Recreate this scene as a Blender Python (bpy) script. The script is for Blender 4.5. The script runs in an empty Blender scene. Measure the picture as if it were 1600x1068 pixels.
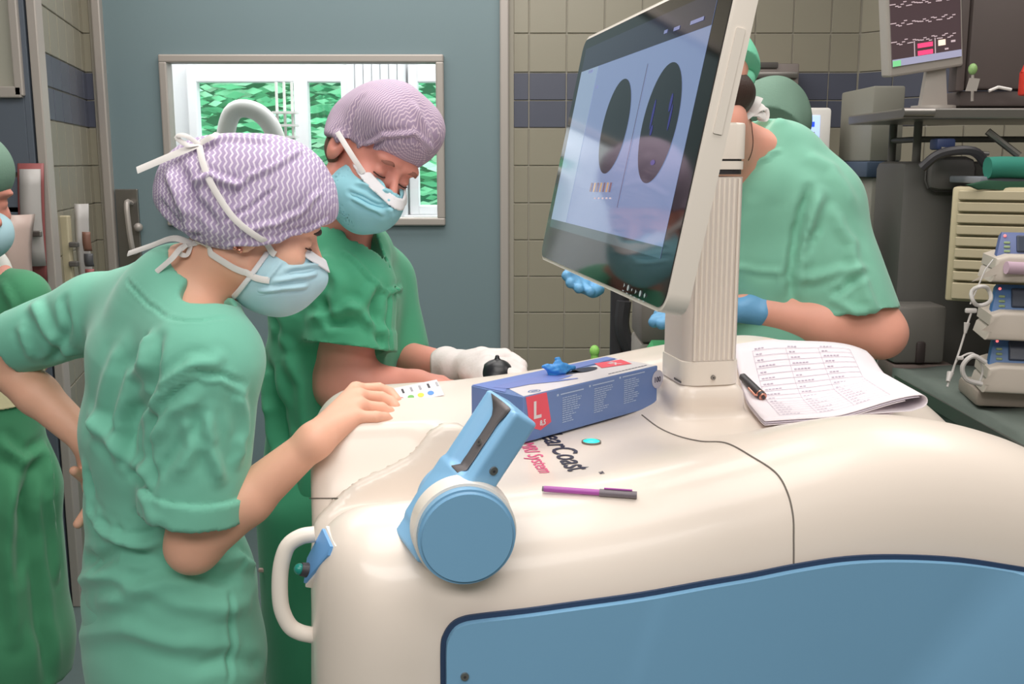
import bpy, bmesh, math, random, sys
import numpy as np
from mathutils import Vector, Matrix
random.seed(7); np.random.seed(7)
SC = bpy.context.scene; COL = SC.collection
# ---------------------------------------------------------------- camera, world, lights, exposure
F = 1600.0; PITCH = math.radians(9.9); CH = 1.5
cam = bpy.data.cameras.new('camera'); camo = bpy.data.objects.new('camera', cam); COL.objects.link(camo)
cam.sensor_width = 36.0; cam.lens = 36.0 * F / 1600.0; cam.clip_start = 0.02
camo.location = (0, 0, CH); camo.rotation_euler = (math.pi / 2 - PITCH, 0, 0)
SC.camera = camo
vs = SC.view_settings; vs.view_transform = 'Standard'; vs.look = 'None'; vs.gamma = 1.0; vs.use_curve_mapping = False
vs.exposure = 0.12
w = bpy.data.worlds.new('world'); SC.world = w; w.use_nodes = True
w.node_tree.nodes['Background'].inputs[0].default_value = (0.80, 0.92, 1.0, 1)
w.node_tree.nodes['Background'].inputs[1].default_value = 4.0
def area(name, loc, size, power, color=(1, .95, .9), aim=None):
    l = bpy.data.lights.new(name, 'AREA'); l.shape = 'RECTANGLE'; l.size, l.size_y = size; l.energy = power; l.color = color
    o = bpy.data.objects.new(name, l); COL.objects.link(o); o.location = loc
    if aim: o.rotation_euler = (Vector(aim) - Vector(loc)).to_track_quat('-Z', 'Y').to_euler()
    return o
area('ceiling_light_near', (0.25, 0.9, 2.86), (1.5, 1.2), 26, (1, .95, .90))
area('ceiling_light_mid', (-0.5, 2.3, 2.86), (2.4, 0.8), 28, (1, .96, .92))
area('added_fill_front', (-0.3, -1.2, 2.86), (2.8, 1.2), 78, (1, .95, .91))  # added fill behind the camera, brightens the sides facing it; no real fixture
area('added_fill_back', (-0.5, 3.5, 2.86), (2.2, 0.5), 20, (1, .96, .92))  # added lamp, lifts the dim back wall and door
area('added_fill_right', (1.7, 2.2, 2.86), (0.9, 1.2), 12, (1, .95, .91))  # added lamp, brightens the dark equipment on the right
area('corridor_light', (-1.2, 5.6, 2.75), (2.6, 1.2), 60, (.97, .98, 1))

# ---------------------------------------------------------------- pixel <-> world (photograph pixels 1600x1068)
SP, CP = math.sin(PITCH), math.cos(PITCH)
def ray(px, py):
    u = (px - 800) / F; v = (534 - py) / F
    return np.array([u, CP + v * SP, -SP + v * CP])
def P(px, py, Y):
    r = ray(px, py); return np.array([0, 0, CH]) + r * (Y / r[1])
def PZ(px, py, z):
    r = ray(px, py); return np.array([0, 0, CH]) + r * ((z - CH) / r[2])
def proj(V):
    V = np.asarray(V, float); x = V[..., 0]; y = V[..., 1]; z = V[..., 2] - CH
    d = y * CP - z * SP; up = y * SP + z * CP
    return 800 + F * x / d, 534 - F * up / d, d
def nz(v): v = np.asarray(v, float); return v / np.linalg.norm(v)

# ---------------------------------------------------------------- materials
def lin(c): c = c / 255.0; return c / 12.92 if c <= .04045 else ((c + .055) / 1.055) ** 2.4
def RGB(c): return (lin(c[0]), lin(c[1]), lin(c[2]), 1)
def mat(name, c, rough=.5, metal=0, bump=None, spec=.5, var=None, emit=None, estr=1, coat=0, sheen=0, trans=0, sss=0):
    m = bpy.data.materials.new(name); m.use_nodes = True; nt = m.node_tree; b = nt.nodes['Principled BSDF']
    b.inputs['Base Color'].default_value = RGB(c); b.inputs['Roughness'].default_value = rough; b.inputs['Metallic'].default_value = metal
    b.inputs['Specular IOR Level'].default_value = spec
    if coat: b.inputs['Coat Weight'].default_value = coat; b.inputs['Coat Roughness'].default_value = .05
    if sheen: b.inputs['Sheen Weight'].default_value = sheen
    if trans: b.inputs['Transmission Weight'].default_value = trans
    if sss:
        b.inputs['Subsurface Weight'].default_value = sss; b.inputs['Subsurface Radius'].default_value = (.012, .004, .002); b.inputs['Subsurface Scale'].default_value = 1
    if emit is not None: b.inputs['Emission Color'].default_value = RGB(emit); b.inputs['Emission Strength'].default_value = estr
    tc = nt.nodes.new('ShaderNodeTexCoord')
    if var:  # (scale, amount)
        n = nt.nodes.new('ShaderNodeTexNoise'); n.inputs['Scale'].default_value = var[0]; n.inputs['Detail'].default_value = 4
        nt.links.new(tc.outputs['Object'], n.inputs['Vector'])
        mx = nt.nodes.new('ShaderNodeMix'); mx.data_type = 'RGBA'; a = var[1]
        col = RGB(c); mx.inputs[6].default_value = tuple(x * (1 - a) for x in col[:3]) + (1,); mx.inputs[7].default_value = tuple(min(1, x * (1 + a)) for x in col[:3]) + (1,)
        nt.links.new(n.outputs['Fac'], mx.inputs[0]); nt.links.new(mx.outputs[2], b.inputs['Base Color'])
    if bump:  # (scale, strength, distance)
        n = nt.nodes.new('ShaderNodeTexNoise'); n.inputs['Scale'].default_value = bump[0]; n.inputs['Detail'].default_value = 5
        nt.links.new(tc.outputs['Object'], n.inputs['Vector'])
        bp = nt.nodes.new('ShaderNodeBump'); bp.inputs['Strength'].default_value = bump[1]; bp.inputs['Distance'].default_value = bump[2]
        nt.links.new(n.outputs['Fac'], bp.inputs['Height']); nt.links.new(bp.outputs['Normal'], b.inputs['Normal'])
    return m
def glassmat(name, tint=(1, 1, 1), gloss=.08):
    m = bpy.data.materials.new(name); m.use_nodes = True; nt = m.node_tree; nt.nodes.clear()
    o = nt.nodes.new('ShaderNodeOutputMaterial'); t = nt.nodes.new('ShaderNodeBsdfTransparent'); t.inputs[0].default_value = (*tint, 1)
    g = nt.nodes.new('ShaderNodeBsdfGlossy'); g.inputs['Roughness'].default_value = .03
    mx = nt.nodes.new('ShaderNodeMixShader'); mx.inputs[0].default_value = gloss
    nt.links.new(t.outputs[0], mx.inputs[1]); nt.links.new(g.outputs[0], mx.inputs[2]); nt.links.new(mx.outputs[0], o.inputs[0]); return m
M = {}
M['plastic'] = mat('ivory_plastic', (230, 218, 207), .32, bump=(900, .05, .0004), coat=.15)
M['plastic2'] = mat('ivory_plastic_rail', (234, 225, 215), .35)
M['seam'] = mat('seam_grey', (120, 112, 105), .7)
M['blue'] = mat('blue_panel', (122, 170, 205), .38, bump=(700, .06, .0004), var=(3, .03))
M['bluelite'] = mat('light_blue_plastic', (138, 190, 230), .4, bump=(700, .05, .0004))
M['bluedark'] = mat('dark_blue_gap', (42, 62, 92), .6)
M['steel'] = mat('brushed_steel', (150, 146, 142), .35, .85)
M['steeldark'] = mat('dark_grey_strip', (112, 106, 106), .5, .3)
M['black'] = mat('black_plastic', (56, 54, 58), .45)
M['blackrub'] = mat('black_rubber', (22, 24, 30), .35)
M['darkgrey'] = mat('dark_grey_equipment', (92, 88, 85), .55, var=(4, .12))
M['midgrey'] = mat('mid_grey_equipment', (110, 104, 100), .5, var=(5, .08))
M['white'] = mat('white_plastic', (232, 228, 224), .4)
M['paper'] = mat('white_paper', (230, 222, 228), .7)
M['scrub1'] = mat('green_scrub_cotton', (118, 192, 168), .85, bump=(1400, .25, .0006), sheen=.25, var=(14, .05))
M['scrub2'] = mat('deep_green_scrub_cotton', (72, 162, 124), .85, bump=(1400, .25, .0006), sheen=.2, var=(14, .06))
M['scrub3'] = mat('pale_green_scrub_cotton', (126, 190, 166), .85, bump=(1400, .2, .0006), sheen=.25, var=(12, .05))
M['scrub5'] = mat('gown_green_cotton', (66, 140, 100), .85, bump=(1400, .25, .0006), sheen=.2, var=(8, .1))
M['skin1'] = mat('skin_warm', (236, 180, 154), .5, bump=(420, .12, .0005), var=(28, .06), sss=.06)
M['skin2'] = mat('skin_rosy', (224, 150, 134), .5, bump=(420, .12, .0005), var=(24, .09), sss=.06)
M['skin3'] = mat('skin_pink', (232, 166, 146), .5, bump=(420, .12, .0005), var=(24, .07), sss=.06)
M['hair'] = mat('dark_brown_hair', (62, 44, 38), .55, bump=(300, .5, .002))
M['mask'] = mat('pale_blue_mask_fabric', (180, 216, 228), .8, bump=(900, .2, .0005))
M['maskw'] = mat('white_mask_fabric', (232, 232, 236), .8)
M['strap'] = mat('white_cotton_tie', (232, 228, 226), .8)
M['teal'] = mat('teal_green_cap_fabric', (120, 208, 172), .8, bump=(500, .2, .001))
M['capgreen'] = mat('dull_green_cap_fabric', (112, 142, 126), .85, bump=(200, .3, .002))
M['gloveblue'] = mat('blue_nitrile', (106, 168, 214), .45, bump=(120, .3, .002))
M['glovewhite'] = mat('white_latex', (224, 214, 212), .55, bump=(110, .35, .002))
M['lash'] = mat('dark_lash', (70, 42, 36), .7)
M['gold'] = mat('rose_gold_metal', (214, 150, 130), .25, .8)
M['greenled'] = mat('teal_button_lit', (40, 200, 190), .3, emit=(40, 215, 200), estr=.7)
M['grout'] = mat('pale_grout', (176, 170, 158), .9)

# ---------------------------------------------------------------- object helpers
def link(name, me, m=None, parent=None, smooth=False):
    o = bpy.data.objects.new(name, me); COL.objects.link(o)
    if m is not None and not me.materials: me.materials.append(m)
    if parent is not None: o.parent = parent
    if smooth: me.polygons.foreach_set('use_smooth', [True] * len(me.polygons))
    return o
def empty(name, loc=(0, 0, 0)):
    o = bpy.data.objects.new(name, None); COL.objects.link(o); o.location = loc; return o
def tag(o, label=None, cat=None, group=None, kind=None):
    if label: o['label'] = label
    if cat: o['category'] = cat
    if group: o['group'] = group
    if kind: o['kind'] = kind
    return o
def child_of(o, root):
    "parent keeping world coordinates for a root that has only a location"
    o.parent = root; o.matrix_parent_inverse = Matrix.Translation(-root.location); return o
def mesh_from(name, V, Fc, m, smooth=False):
    me = bpy.data.meshes.new(name); me.from_pydata([tuple(map(float, v)) for v in V], [], [tuple(int(i) for i in f) for f in Fc]); me.update()
    me.materials.append(m)
    if smooth: me.polygons.foreach_set('use_smooth', [True] * len(me.polygons))
    return me
def frame(o, X, Y, Z):
    return Matrix(((X[0], Y[0], Z[0], o[0]), (X[1], Y[1], Z[1], o[1]), (X[2], Y[2], Z[2], o[2]), (0, 0, 0, 1)))
class Bm:
    "collects shapes for ONE mesh object"
    def __init__(s): s.b = bmesh.new()
    def box(s, c, size, mtx=None, bevel=0, seg=2):
        r = bmesh.ops.create_cube(s.b, size=1); vs_ = r['verts']
        bmesh.ops.scale(s.b, vec=size, verts=vs_)
        if bevel:
            es = list({e for v in vs_ for e in v.link_edges})
            rr = bmesh.ops.bevel(s.b, geom=es, offset=bevel, segments=seg, affect='EDGES', profile=.5)
            vs_ = list({v for f in rr['faces'] for v in f.verts} | {v for v in vs_ if v.is_valid})
        bmesh.ops.translate(s.b, vec=c, verts=vs_)
        if mtx is not None: bmesh.ops.transform(s.b, matrix=mtx, verts=vs_)
        return s
    def cyl(s, a, b_, r, r2=None, seg=24):
        a = Vector(a); b_ = Vector(b_); d = b_ - a
        rr = bmesh.ops.create_cone(s.b, cap_ends=True, segments=seg, radius1=r, radius2=r if r2 is None else r2, depth=d.length)
        q = d.to_track_quat('Z', 'Y').to_matrix().to_4x4(); q.translation = (a + b_) / 2
        bmesh.ops.transform(s.b, matrix=q, verts=rr['verts']); return s
    def sphere(s, c, r, sc=(1, 1, 1), mtx=None, seg=16):
        rr = bmesh.ops.create_uvsphere(s.b, u_segments=seg, v_segments=seg // 2, radius=r)
        bmesh.ops.scale(s.b, vec=sc, verts=rr['verts'])
        if mtx is not None: bmesh.ops.transform(s.b, matrix=mtx, verts=rr['verts'])
        bmesh.ops.translate(s.b, vec=c, verts=rr['verts']); return s
    def tube(s, pts, r, seg=8, flat=None, ups=None):
        pts = [Vector(p) for p in pts]; rings = []
        n = len(pts); up = None
        for i, p in enumerate(pts):
            t = (pts[min(i + 1, n - 1)] - pts[max(i - 1, 0)]).normalized()
            if up is None:
                up = Vector((0, 0, 1)) if abs(t.z) < .9 else Vector((1, 0, 0))
                if flat is not None: up = Vector(flat)
            if ups is not None: up = Vector(ups[i])
            side = t.cross(up).normalized(); up2 = side.cross(t).normalized(); 
            if flat is None: up = up2
            rr = r[i] if isinstance(r, (list, tuple)) and len(r) == n and n > 2 else r
            ra, rb = (rr if isinstance(rr, tuple) else (rr, rr))
            rings.append([s.b.verts.new(p + side * (ra * math.cos(2 * math.pi * k / seg)) + up2 * (rb * math.sin(2 * math.pi * k / seg))) for k in range(seg)])
        for i in range(n - 1):
            for k in range(seg):
                s.b.faces.new((rings[i][k], rings[i][(k + 1) % seg], rings[i + 1][(k + 1) % seg], rings[i + 1][k]))
        s.b.faces.new(rings[0][::-1]); s.b.faces.new(rings[-1]); return s
    def prism(s, poly, mtx, depth, bevel=0, seg=2):
        "poly in local xy, extruded along local z from 0 to depth"
        lo = [s.b.verts.new((x, y, 0)) for x, y in poly]; hi = [s.b.verts.new((x, y, depth)) for x, y in poly]
        n = len(poly); fs = [s.b.faces.new(lo[::-1]), s.b.faces.new(hi)]
        for i in range(n): fs.append(s.b.faces.new((lo[i], lo[(i + 1) % n], hi[(i + 1) % n], hi[i])))
        vs_ = lo + hi
        if bevel:
            es = [e for e in fs[1].edges]
            rr = bmesh.ops.bevel(s.b, geom=es, offset=bevel, segments=seg, affect='EDGES', profile=.5)
            vs_ = list({v for f in rr['faces'] for v in f.verts} | {v for v in vs_ if v.is_valid})
        bmesh.ops.transform(s.b, matrix=mtx, verts=vs_); return s
    def quad(s, a, b_, c, d): s.b.faces.new([s.b.verts.new(tuple(p)) for p in (a, b_, c, d)]); return s
    def build(s, name, m, parent=None, smooth=False):
        bmesh.ops.recalc_face_normals(s.b, faces=s.b.faces)
        me = bpy.data.meshes.new(name); s.b.to_mesh(me); s.b.free(); me.materials.append(m)
        o = link(name, me, None, parent, False)
        if smooth: 
            me.polygons.foreach_set('use_smooth', [True] * len(me.polygons))
            me.set_sharp_from_angle(angle=math.radians(40))
        return o
def spline(pts, n=8):
    "Catmull-Rom through pts"
    pts = [np.asarray(p, float) for p in pts]; P_ = [2 * pts[0] - pts[1]] + pts + [2 * pts[-1] - pts[-2]]; out = []
    for i in range(1, len(P_) - 2):
        for k in range(n):
            t = k / n; a, b, c, d = P_[i - 1:i + 3]
            out.append(.5 * ((2 * b) + (c - a) * t + (2 * a - 5 * b + 4 * c - d) * t * t + (3 * b - a - 3 * c + d) * t ** 3))
    out.append(pts[-1]); return out
def text_mesh(name, s, size, mtx, m, parent=None, bold=0, spacing=1.0, shear=0, align='LEFT'):
    cu = bpy.data.curves.new(name, 'FONT'); cu.body = s; cu.size = size; cu.extrude = .00015; cu.offset = bold; cu.space_character = spacing; cu.shear = shear; cu.align_x = align; cu.resolution_u = 3
    o = bpy.data.objects.new(name, cu); COL.objects.link(o); bpy.context.view_layer.update()
    me = bpy.data.meshes.new_from_object(o.evaluated_get(bpy.context.evaluated_depsgraph_get())); bpy.data.objects.remove(o)
    me.transform(mtx); me.materials.clear(); me.materials.append(m); return link(name, me, None, parent)

# ---------------------------------------------------------------- implicit surfaces
def rc(p, a, b, ra, rb=None):
    rb = ra if rb is None else rb; a = np.asarray(a, np.float32); b = np.asarray(b, np.float32); ab = b - a; L = float(ab @ ab) + 1e-12
    q = p - a; t = np.clip((q @ ab) / L, 0, 1); q = q - t[:, None] * ab
    return np.sqrt((q * q).sum(1)) - (ra + (rb - ra) * t)
def ell(p, c, r, R=None):
    q = p - np.asarray(c, np.float32)
    if R is not None: q = q @ np.asarray(R, np.float32)   # columns = local axes
    r = np.asarray(r, np.float32); k0 = np.sqrt(((q / r) ** 2).sum(1)) + 1e-9; k1 = np.sqrt(((q / (r * r)) ** 2).sum(1)) + 1e-9
    return k0 * (k0 - 1) / k1
def ecap(p, a, b, r1, r2, xdir):
    "elliptic capsule: r=(width radius along xdir, depth radius)"
    a = np.asarray(a, np.float32); b = np.asarray(b, np.float32); ab = b - a; L = float(ab @ ab); w_ = ab / math.sqrt(L)
    x = np.asarray(xdir, np.float32); x = x - (x @ w_) * w_; x /= np.linalg.norm(x); y = np.cross(w_, x)
    q = p - a; t = np.clip((q @ ab) / L, 0, 1); q2 = q - t[:, None] * ab
    rx = r1[0] + (r2[0] - r1[0]) * t; ry = r1[1] + (r2[1] - r1[1]) * t; rw = np.minimum(rx, ry)
    X = q2 @ x; Y = q2 @ y; W = q2 @ w_
    k0 = np.sqrt((X / rx) ** 2 + (Y / ry) ** 2 + (W / rw) ** 2) + 1e-9; k1 = np.sqrt((X / rx ** 2) ** 2 + (Y / ry ** 2) ** 2 + (W / rw ** 2) ** 2) + 1e-9
    return k0 * (k0 - 1) / k1
def rbox(p, c, half, r, R=None):
    q = p - np.asarray(c, np.float32)
    if R is not None: q = q @ np.asarray(R, np.float32)
    q = np.abs(q) - (np.asarray(half, np.float32) - r)
    return np.sqrt((np.maximum(q, 0) ** 2).sum(1)) + np.minimum(q.max(1), 0) - r
def smin(a, b, k):
    h = np.maximum(k - np.abs(a - b), 0) / k; return np.minimum(a, b) - h * h * k * .25
def smax(a, b, k): return -smin(-a, -b, k)
def plane(p, c, n): return (p - np.asarray(c, np.float32)) @ np.asarray(nz(n), np.float32)
def surfnet(f, lo, hi, h, iso_steps=2):
    lo = np.asarray(lo, float); hi = np.asarray(hi, float); H = 4
    n = (np.ceil((hi - lo) / (h * H)).astype(int) + 1)
    ax = [lo[i] + (np.arange(n[i]) + .5) * h * H for i in range(3)]
    G = np.stack(np.meshgrid(*ax, indexing='ij'), -1).reshape(-1, 3).astype(np.float32)
    dc = f(G).reshape(n); act = np.abs(dc) < h * H * 2.3
    N = n * H
    D = np.repeat(np.repeat(np.repeat(np.where(dc < 0, -1., 1.).astype(np.float32), H, 0), H, 1), H, 2)
    ci = np.argwhere(act); off = np.stack(np.meshgrid(*[np.arange(H)] * 3, indexing='ij'), -1).reshape(-1, 3)
    fi = (ci[:, None, :] * H + off[None]).reshape(-1, 3)
    pts = (lo + (fi + .5) * h).astype(np.float32)
    out = np.empty(len(pts), np.float32)
    for s in range(0, len(pts), 400000): out[s:s + 400000] = f(pts[s:s + 400000])
    D[fi[:, 0], fi[:, 1], fi[:, 2]] = out
    D[0] = D[-1] = 1; D[:, 0] = D[:, -1] = 1; D[:, :, 0] = D[:, :, -1] = 1
    S = D < 0; fs = []; acc = {}
    cell = np.full(N, -1, np.int32); sums = None
    crossings = []
    for a in range(3):
        s0 = [slice(None)] * 3; s1 = [slice(None)] * 3; s0[a] = slice(0, -1); s1[a] = slice(1, None)
        e = np.argwhere(S[tuple(s0)] != S[tuple(s1)])
        e1 = e.copy(); e1[:, a] += 1
        d0 = D[e[:, 0], e[:, 1], e[:, 2]]; d1 = D[e1[:, 0], e1[:, 1], e1[:, 2]]
        t = d0 / (d0 - d1); pos = e.astype(np.float64); pos[:, a] += t
        b, c = (a + 1) % 3, (a + 2) % 3; q = []
        for db, dc_ in ((-1, -1), (0, -1), (0, 0), (-1, 0)):
            k = e.copy(); k[:, b] += db; k[:, c] += dc_; q.append(k)
        crossings.append((pos, q, d0 < 0))
    allc = np.concatenate([np.ravel_multi_index(k.T, N) for pos, q, s in crossings for k in q])
    allp = np.concatenate([pos for pos, q, s in crossings for k in q])
    uq, inv = np.unique(allc, return_inverse=True)
    V = np.zeros((len(uq), 3)); cnt = np.bincount(inv, minlength=len(uq))
    for i in range(3): V[:, i] = np.bincount(inv, weights=allp[:, i], minlength=len(uq)) / cnt
    V = lo + (V + .5) * h
    o = 0; faces = []
    for pos, q, s in crossings:
        m_ = len(pos); ids = [inv[o + k * m_:o + (k + 1) * m_] for k in range(4)]; o += 4 * m_
        Q = np.stack(ids, 1); Q[~s] = Q[~s][:, ::-1]; faces.append(Q)
    Fq = np.concatenate(faces)
    V = V.astype(np.float32); e_ = h * .35
    for it in range(iso_steps):
        d = f(V); g = np.stack([f(V + np.eye(3, dtype=np.float32)[i] * e_) - f(V - np.eye(3, dtype=np.float32)[i] * e_) for i in range(3)], 1) / (2 * e_)
        g2 = np.maximum((g * g).sum(1), .2); V = V - (g * np.clip(d / g2, -h, h)[:, None] * .8).astype(np.float32)
    return V, Fq
def normals(V, Fq):
    n = np.cross(V[Fq[:, 2]] - V[Fq[:, 0]], V[Fq[:, 3]] - V[Fq[:, 1]]); N_ = np.zeros_like(V)
    for k in range(4):
        for i in range(3): N_[:, i] += np.bincount(Fq[:, k], weights=n[:, i], minlength=len(V))
    return N_ / np.maximum(np.linalg.norm(N_, axis=1), 1e-12)[:, None]
def npmesh(name, V, Fq, m, smooth=True, uv=None):
    me = bpy.data.meshes.new(name); me.vertices.add(len(V)); me.vertices.foreach_set('co', V.astype(np.float32).ravel())
    me.loops.add(len(Fq) * 4); me.loops.foreach_set('vertex_index', Fq.astype(np.int32).ravel())
    me.polygons.add(len(Fq)); me.polygons.foreach_set('loop_start', np.arange(0, len(Fq) * 4, 4, dtype=np.int32))
    me.polygons.foreach_set('use_smooth', np.full(len(Fq), smooth)); me.update(calc_edges=True); me.materials.append(m)
    if uv is not None:
        l = me.uv_layers.new(name='UVMap'); l.data.foreach_set('uv', uv[Fq.ravel()].astype(np.float32).ravel())
    return me
def polydist(V, L):
    best = np.full(len(V), 9., np.float32); L = np.asarray(L, np.float32)
    for a, b in zip(L[:-1], L[1:]):
        ab = b - a; q = V - a; t = np.clip((q @ ab) / (float(ab @ ab) + 1e-12), 0, 1); q = q - t[:, None] * ab
        best = np.minimum(best, np.sqrt((q * q).sum(1)))
    return best
def snoise(V, scale, seed, n=10, stretch=(1, 1, 1)):
    r = np.random.RandomState(seed); out = np.zeros(len(V)); W = V * np.asarray(stretch)
    for i in range(n):
        d = r.normal(size=3); d /= np.linalg.norm(d); k = scale * (.6 + .9 * r.rand())
        ph = r.rand() * 6.28; w2 = r.normal(size=3); out += np.sin(W @ d * k + ph + 1.3 * np.sin(W @ w2 * scale * .35 + ph * 2))
    return out / math.sqrt(n)
def folds(V, Fq, strokes, noise=None, keep=None):
    """cloth folds: strokes = (pixel polyline, width, amp). The polyline is laid on the surface, then the cloth is
    raised or creased by true 3-D distance to that line."""
    N_ = normals(V, Fq); px, py, d = proj(V); view = V - np.array([0, 0, CH]); front = (N_ * view).sum(1) < 0
    disp = np.zeros(len(V))
    for pts, wd, amp in strokes:
        wd *= .8; amp *= 1.5
        L = []
        for k in range(len(pts) - 1):
            for t in np.linspace(0, 1, 5)[:(5 if k == len(pts) - 2 else 4)]:
                x = pts[k][0] * (1 - t) + pts[k + 1][0] * t; y = pts[k][1] * (1 - t) + pts[k + 1][1] * t
                dd = (px - x) ** 2 + (py - y) ** 2; c = np.where(front & (dd < 14 ** 2))[0]
                if len(c) == 0: c = np.where(front)[0]; c = c[np.argsort(dd[c])[:3]]
                j = c[np.argmin(d[c] + .002 * np.sqrt(dd[c]))]; L.append(V[j])
        dist = polydist(V, L)
        e0, e1 = np.asarray(L[0]), np.asarray(L[-1]); Lt = max(np.linalg.norm(e1 - e0), 1e-3)
        tt = np.clip((V - e0) @ (e1 - e0) / Lt ** 2, 0, 1); taper = np.clip(np.sin(np.pi * (tt * .9 + .05)) * 2.2, 0, 1)
        x = dist / wd
        disp += amp * (np.exp(-x * x) - .35 * np.exp(-((x - 1.9) ** 2))) * taper
    if noise:
        for sc_, am, st in noise: disp += am * snoise(V, sc_, int(sc_ * 7), stretch=st)
    if keep is not None: disp *= keep
    return V + N_ * disp[:, None]
# ================================================================ THE ROOM
WY = 4.17
M['tile'] = mat('olive_beige_glazed_tile', (152, 146, 130), .28, bump=(60, .05, .001), var=(1.3, .08))
M['tilenavy'] = mat('slate_blue_glazed_tile', (88, 91, 106), .28, bump=(60, .05, .001), var=(2, .08))
M['wallpaint'] = mat('wall_paint', (150, 148, 138), .8)
M['ceil'] = mat('ceiling_white', (225, 224, 220), .9)
M['floorm'] = mat('vinyl_floor', (96, 112, 112), .35, var=(6, .1))
M['door'] = mat('blue_grey_door_laminate', (120, 140, 146), .45, var=(2, .03))
M['frame'] = mat('beige_anodised_aluminium', (178, 170, 164), .4, .2)
M['cabblue'] = mat('dark_slate_blue_laminate', (92, 100, 112), .45, var=(3, .05))
def struct(o): o['kind'] = 'structure'; return o
struct(Bm().box((0, .75, -.05), (6, 7.5, .1)).build('floor', M['floorm']))
struct(Bm().box((0, .75, 2.95), (6, 7.5, .1)).build('ceiling', M['ceil']))
struct(Bm().box((-2.95, .75, 1.45), (.1, 7.5, 2.9)).build('wall_left', M['wallpaint']))
struct(Bm().box((2.95, .75, 1.45), (.1, 7.5, 2.9)).build('wall_right', M['wallpaint']))
struct(Bm().box((0, -2.95, 1.45), (6, .1, 2.9)).build('wall_front', M['wallpaint']))
# back wall with the door opening, faced with single tiles
DX0, DX1, DZ = -1.615, -.035, 2.45
wb = Bm(); wb.box(((-2.9 + DX0) / 2, WY + .05, 1.45), (DX0 + 2.9, .1, 2.9)); wb.box(((DX1 + 2.9) / 2, WY + .05, 1.45), (2.9 - DX1, .1, 2.9)); wb.box(((DX0 + DX1) / 2, WY + .05, (DZ + 2.9) / 2), (DX1 - DX0, .1, 2.9 - DZ))
wall_back = struct(wb.build('wall_back', M['grout']))
rows = []   # (z0, z1, navy)
z = 1.638; rows += [(1.638, 1.745, 1), (1.745, 1.852, 1)]
for k in range(11): rows.append((1.638 - .1485 * (k + 1), 1.638 - .1485 * k, 0))
for k in range(6): rows.append((1.852 + .1485 * k, 1.852 + .1485 * (k + 1), 0))
tcache = {}
def tile_mesh(wd, ht, navy):
    key = (round(wd, 3), round(ht, 3), navy)
    if key not in tcache:
        b = Bm(); b.prism([(-wd / 2, -ht / 2), (wd / 2, -ht / 2), (wd / 2, ht / 2), (-wd / 2, ht / 2)], Matrix.Identity(4), .007, bevel=.0015, seg=1)
        bmesh.ops.recalc_face_normals(b.b, faces=b.b.faces); me = bpy.data.meshes.new('tile'); b.b.to_mesh(me); b.b.free(); me.materials.append(M['tilenavy' if navy else 'tile']); tcache[key] = me
    return tcache[key]
def tile_field(parent, origin, xdir, cols):
    "cols = [(x0,x1)] along xdir from origin (z=0); tiles look along the normal xdir x up"
    X = Vector(nz(xdir)); Z = Vector((0, 0, 1)); N_ = X.cross(Z).normalized()
    for (z0, z1, nv) in rows:
        for (x0, x1) in cols:
            wd = x1 - x0 - .005; ht = min(z1, 2.88) - max(z0, .01) - .005
            if ht < .03 or wd < .02: continue
            o = bpy.data.objects.new('tile', tile_mesh(wd, ht, nv)); COL.objects.link(o); o.parent = parent
            c = Vector(origin) + X * (x0 + x1) / 2 + Vector((0, 0, (min(z1, 2.88) + max(z0, .01)) / 2)) - N_ * .001
            ja, jb = random.uniform(-.004, .004), random.uniform(-.004, .004)
            o.matrix_world = Matrix(((X.x, 0, N_.x, c.x), (X.y, 0, N_.y, c.y), (0, 1, N_.z, c.z), (0, 0, 0, 1))) @ Matrix.Rotation(ja, 4, 'X') @ Matrix.Rotation(jb, 4, 'Y')
cols = [(.005, .067)] + [(.067 + .148 * k, .067 + .148 * (k + 1)) for k in range(8)] + [(1.251, 1.365)]
tile_field(wall_back, (0, WY, 0), (1, 0, 0), cols + [(-1.69, -1.655)])
def slab_wall(name, a, b, m, th=.1):
    a = Vector((*a, 0)); b = Vector((*b, 0)); X = (b - a).normalized(); N_ = X.cross(Vector((0, 0, 1)))
    mt = frame(a, X, -N_, (0, 0, 1)); L = (b - a).length
    return struct(Bm().box((L / 2, th / 2, 1.45), (L, th, 2.9), mt).build(name, m)), X, L
wl, X_, L_ = slab_wall('wall_side_left', (-1.50, 3.36), (-1.69, WY), M['grout'])
tile_field(wl, (-1.50, 3.36, 0), X_, [(k * L_ / 5.55, (k + 1) * L_ / 5.55) for k in range(5)] + [(5 * L_ / 5.55, L_)])
wr, X_, L_ = slab_wall('wall_side_right', (1.37, WY), (2.10, 3.30), M['grout'])
tile_field(wr, (1.37, WY, 0), X_, [(.002 + .148 * k, .002 + .148 * (k + 1)) for k in range(7)])
slab_wall('wall_bay_right', (2.10, 3.30), (2.95, 3.30), M['wallpaint'])
struct(Bm().box((-1.493, 3.33, 1.45), (.03, .05, 2.9), bevel=.004).build('trim_1', M['frame']))
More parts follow.
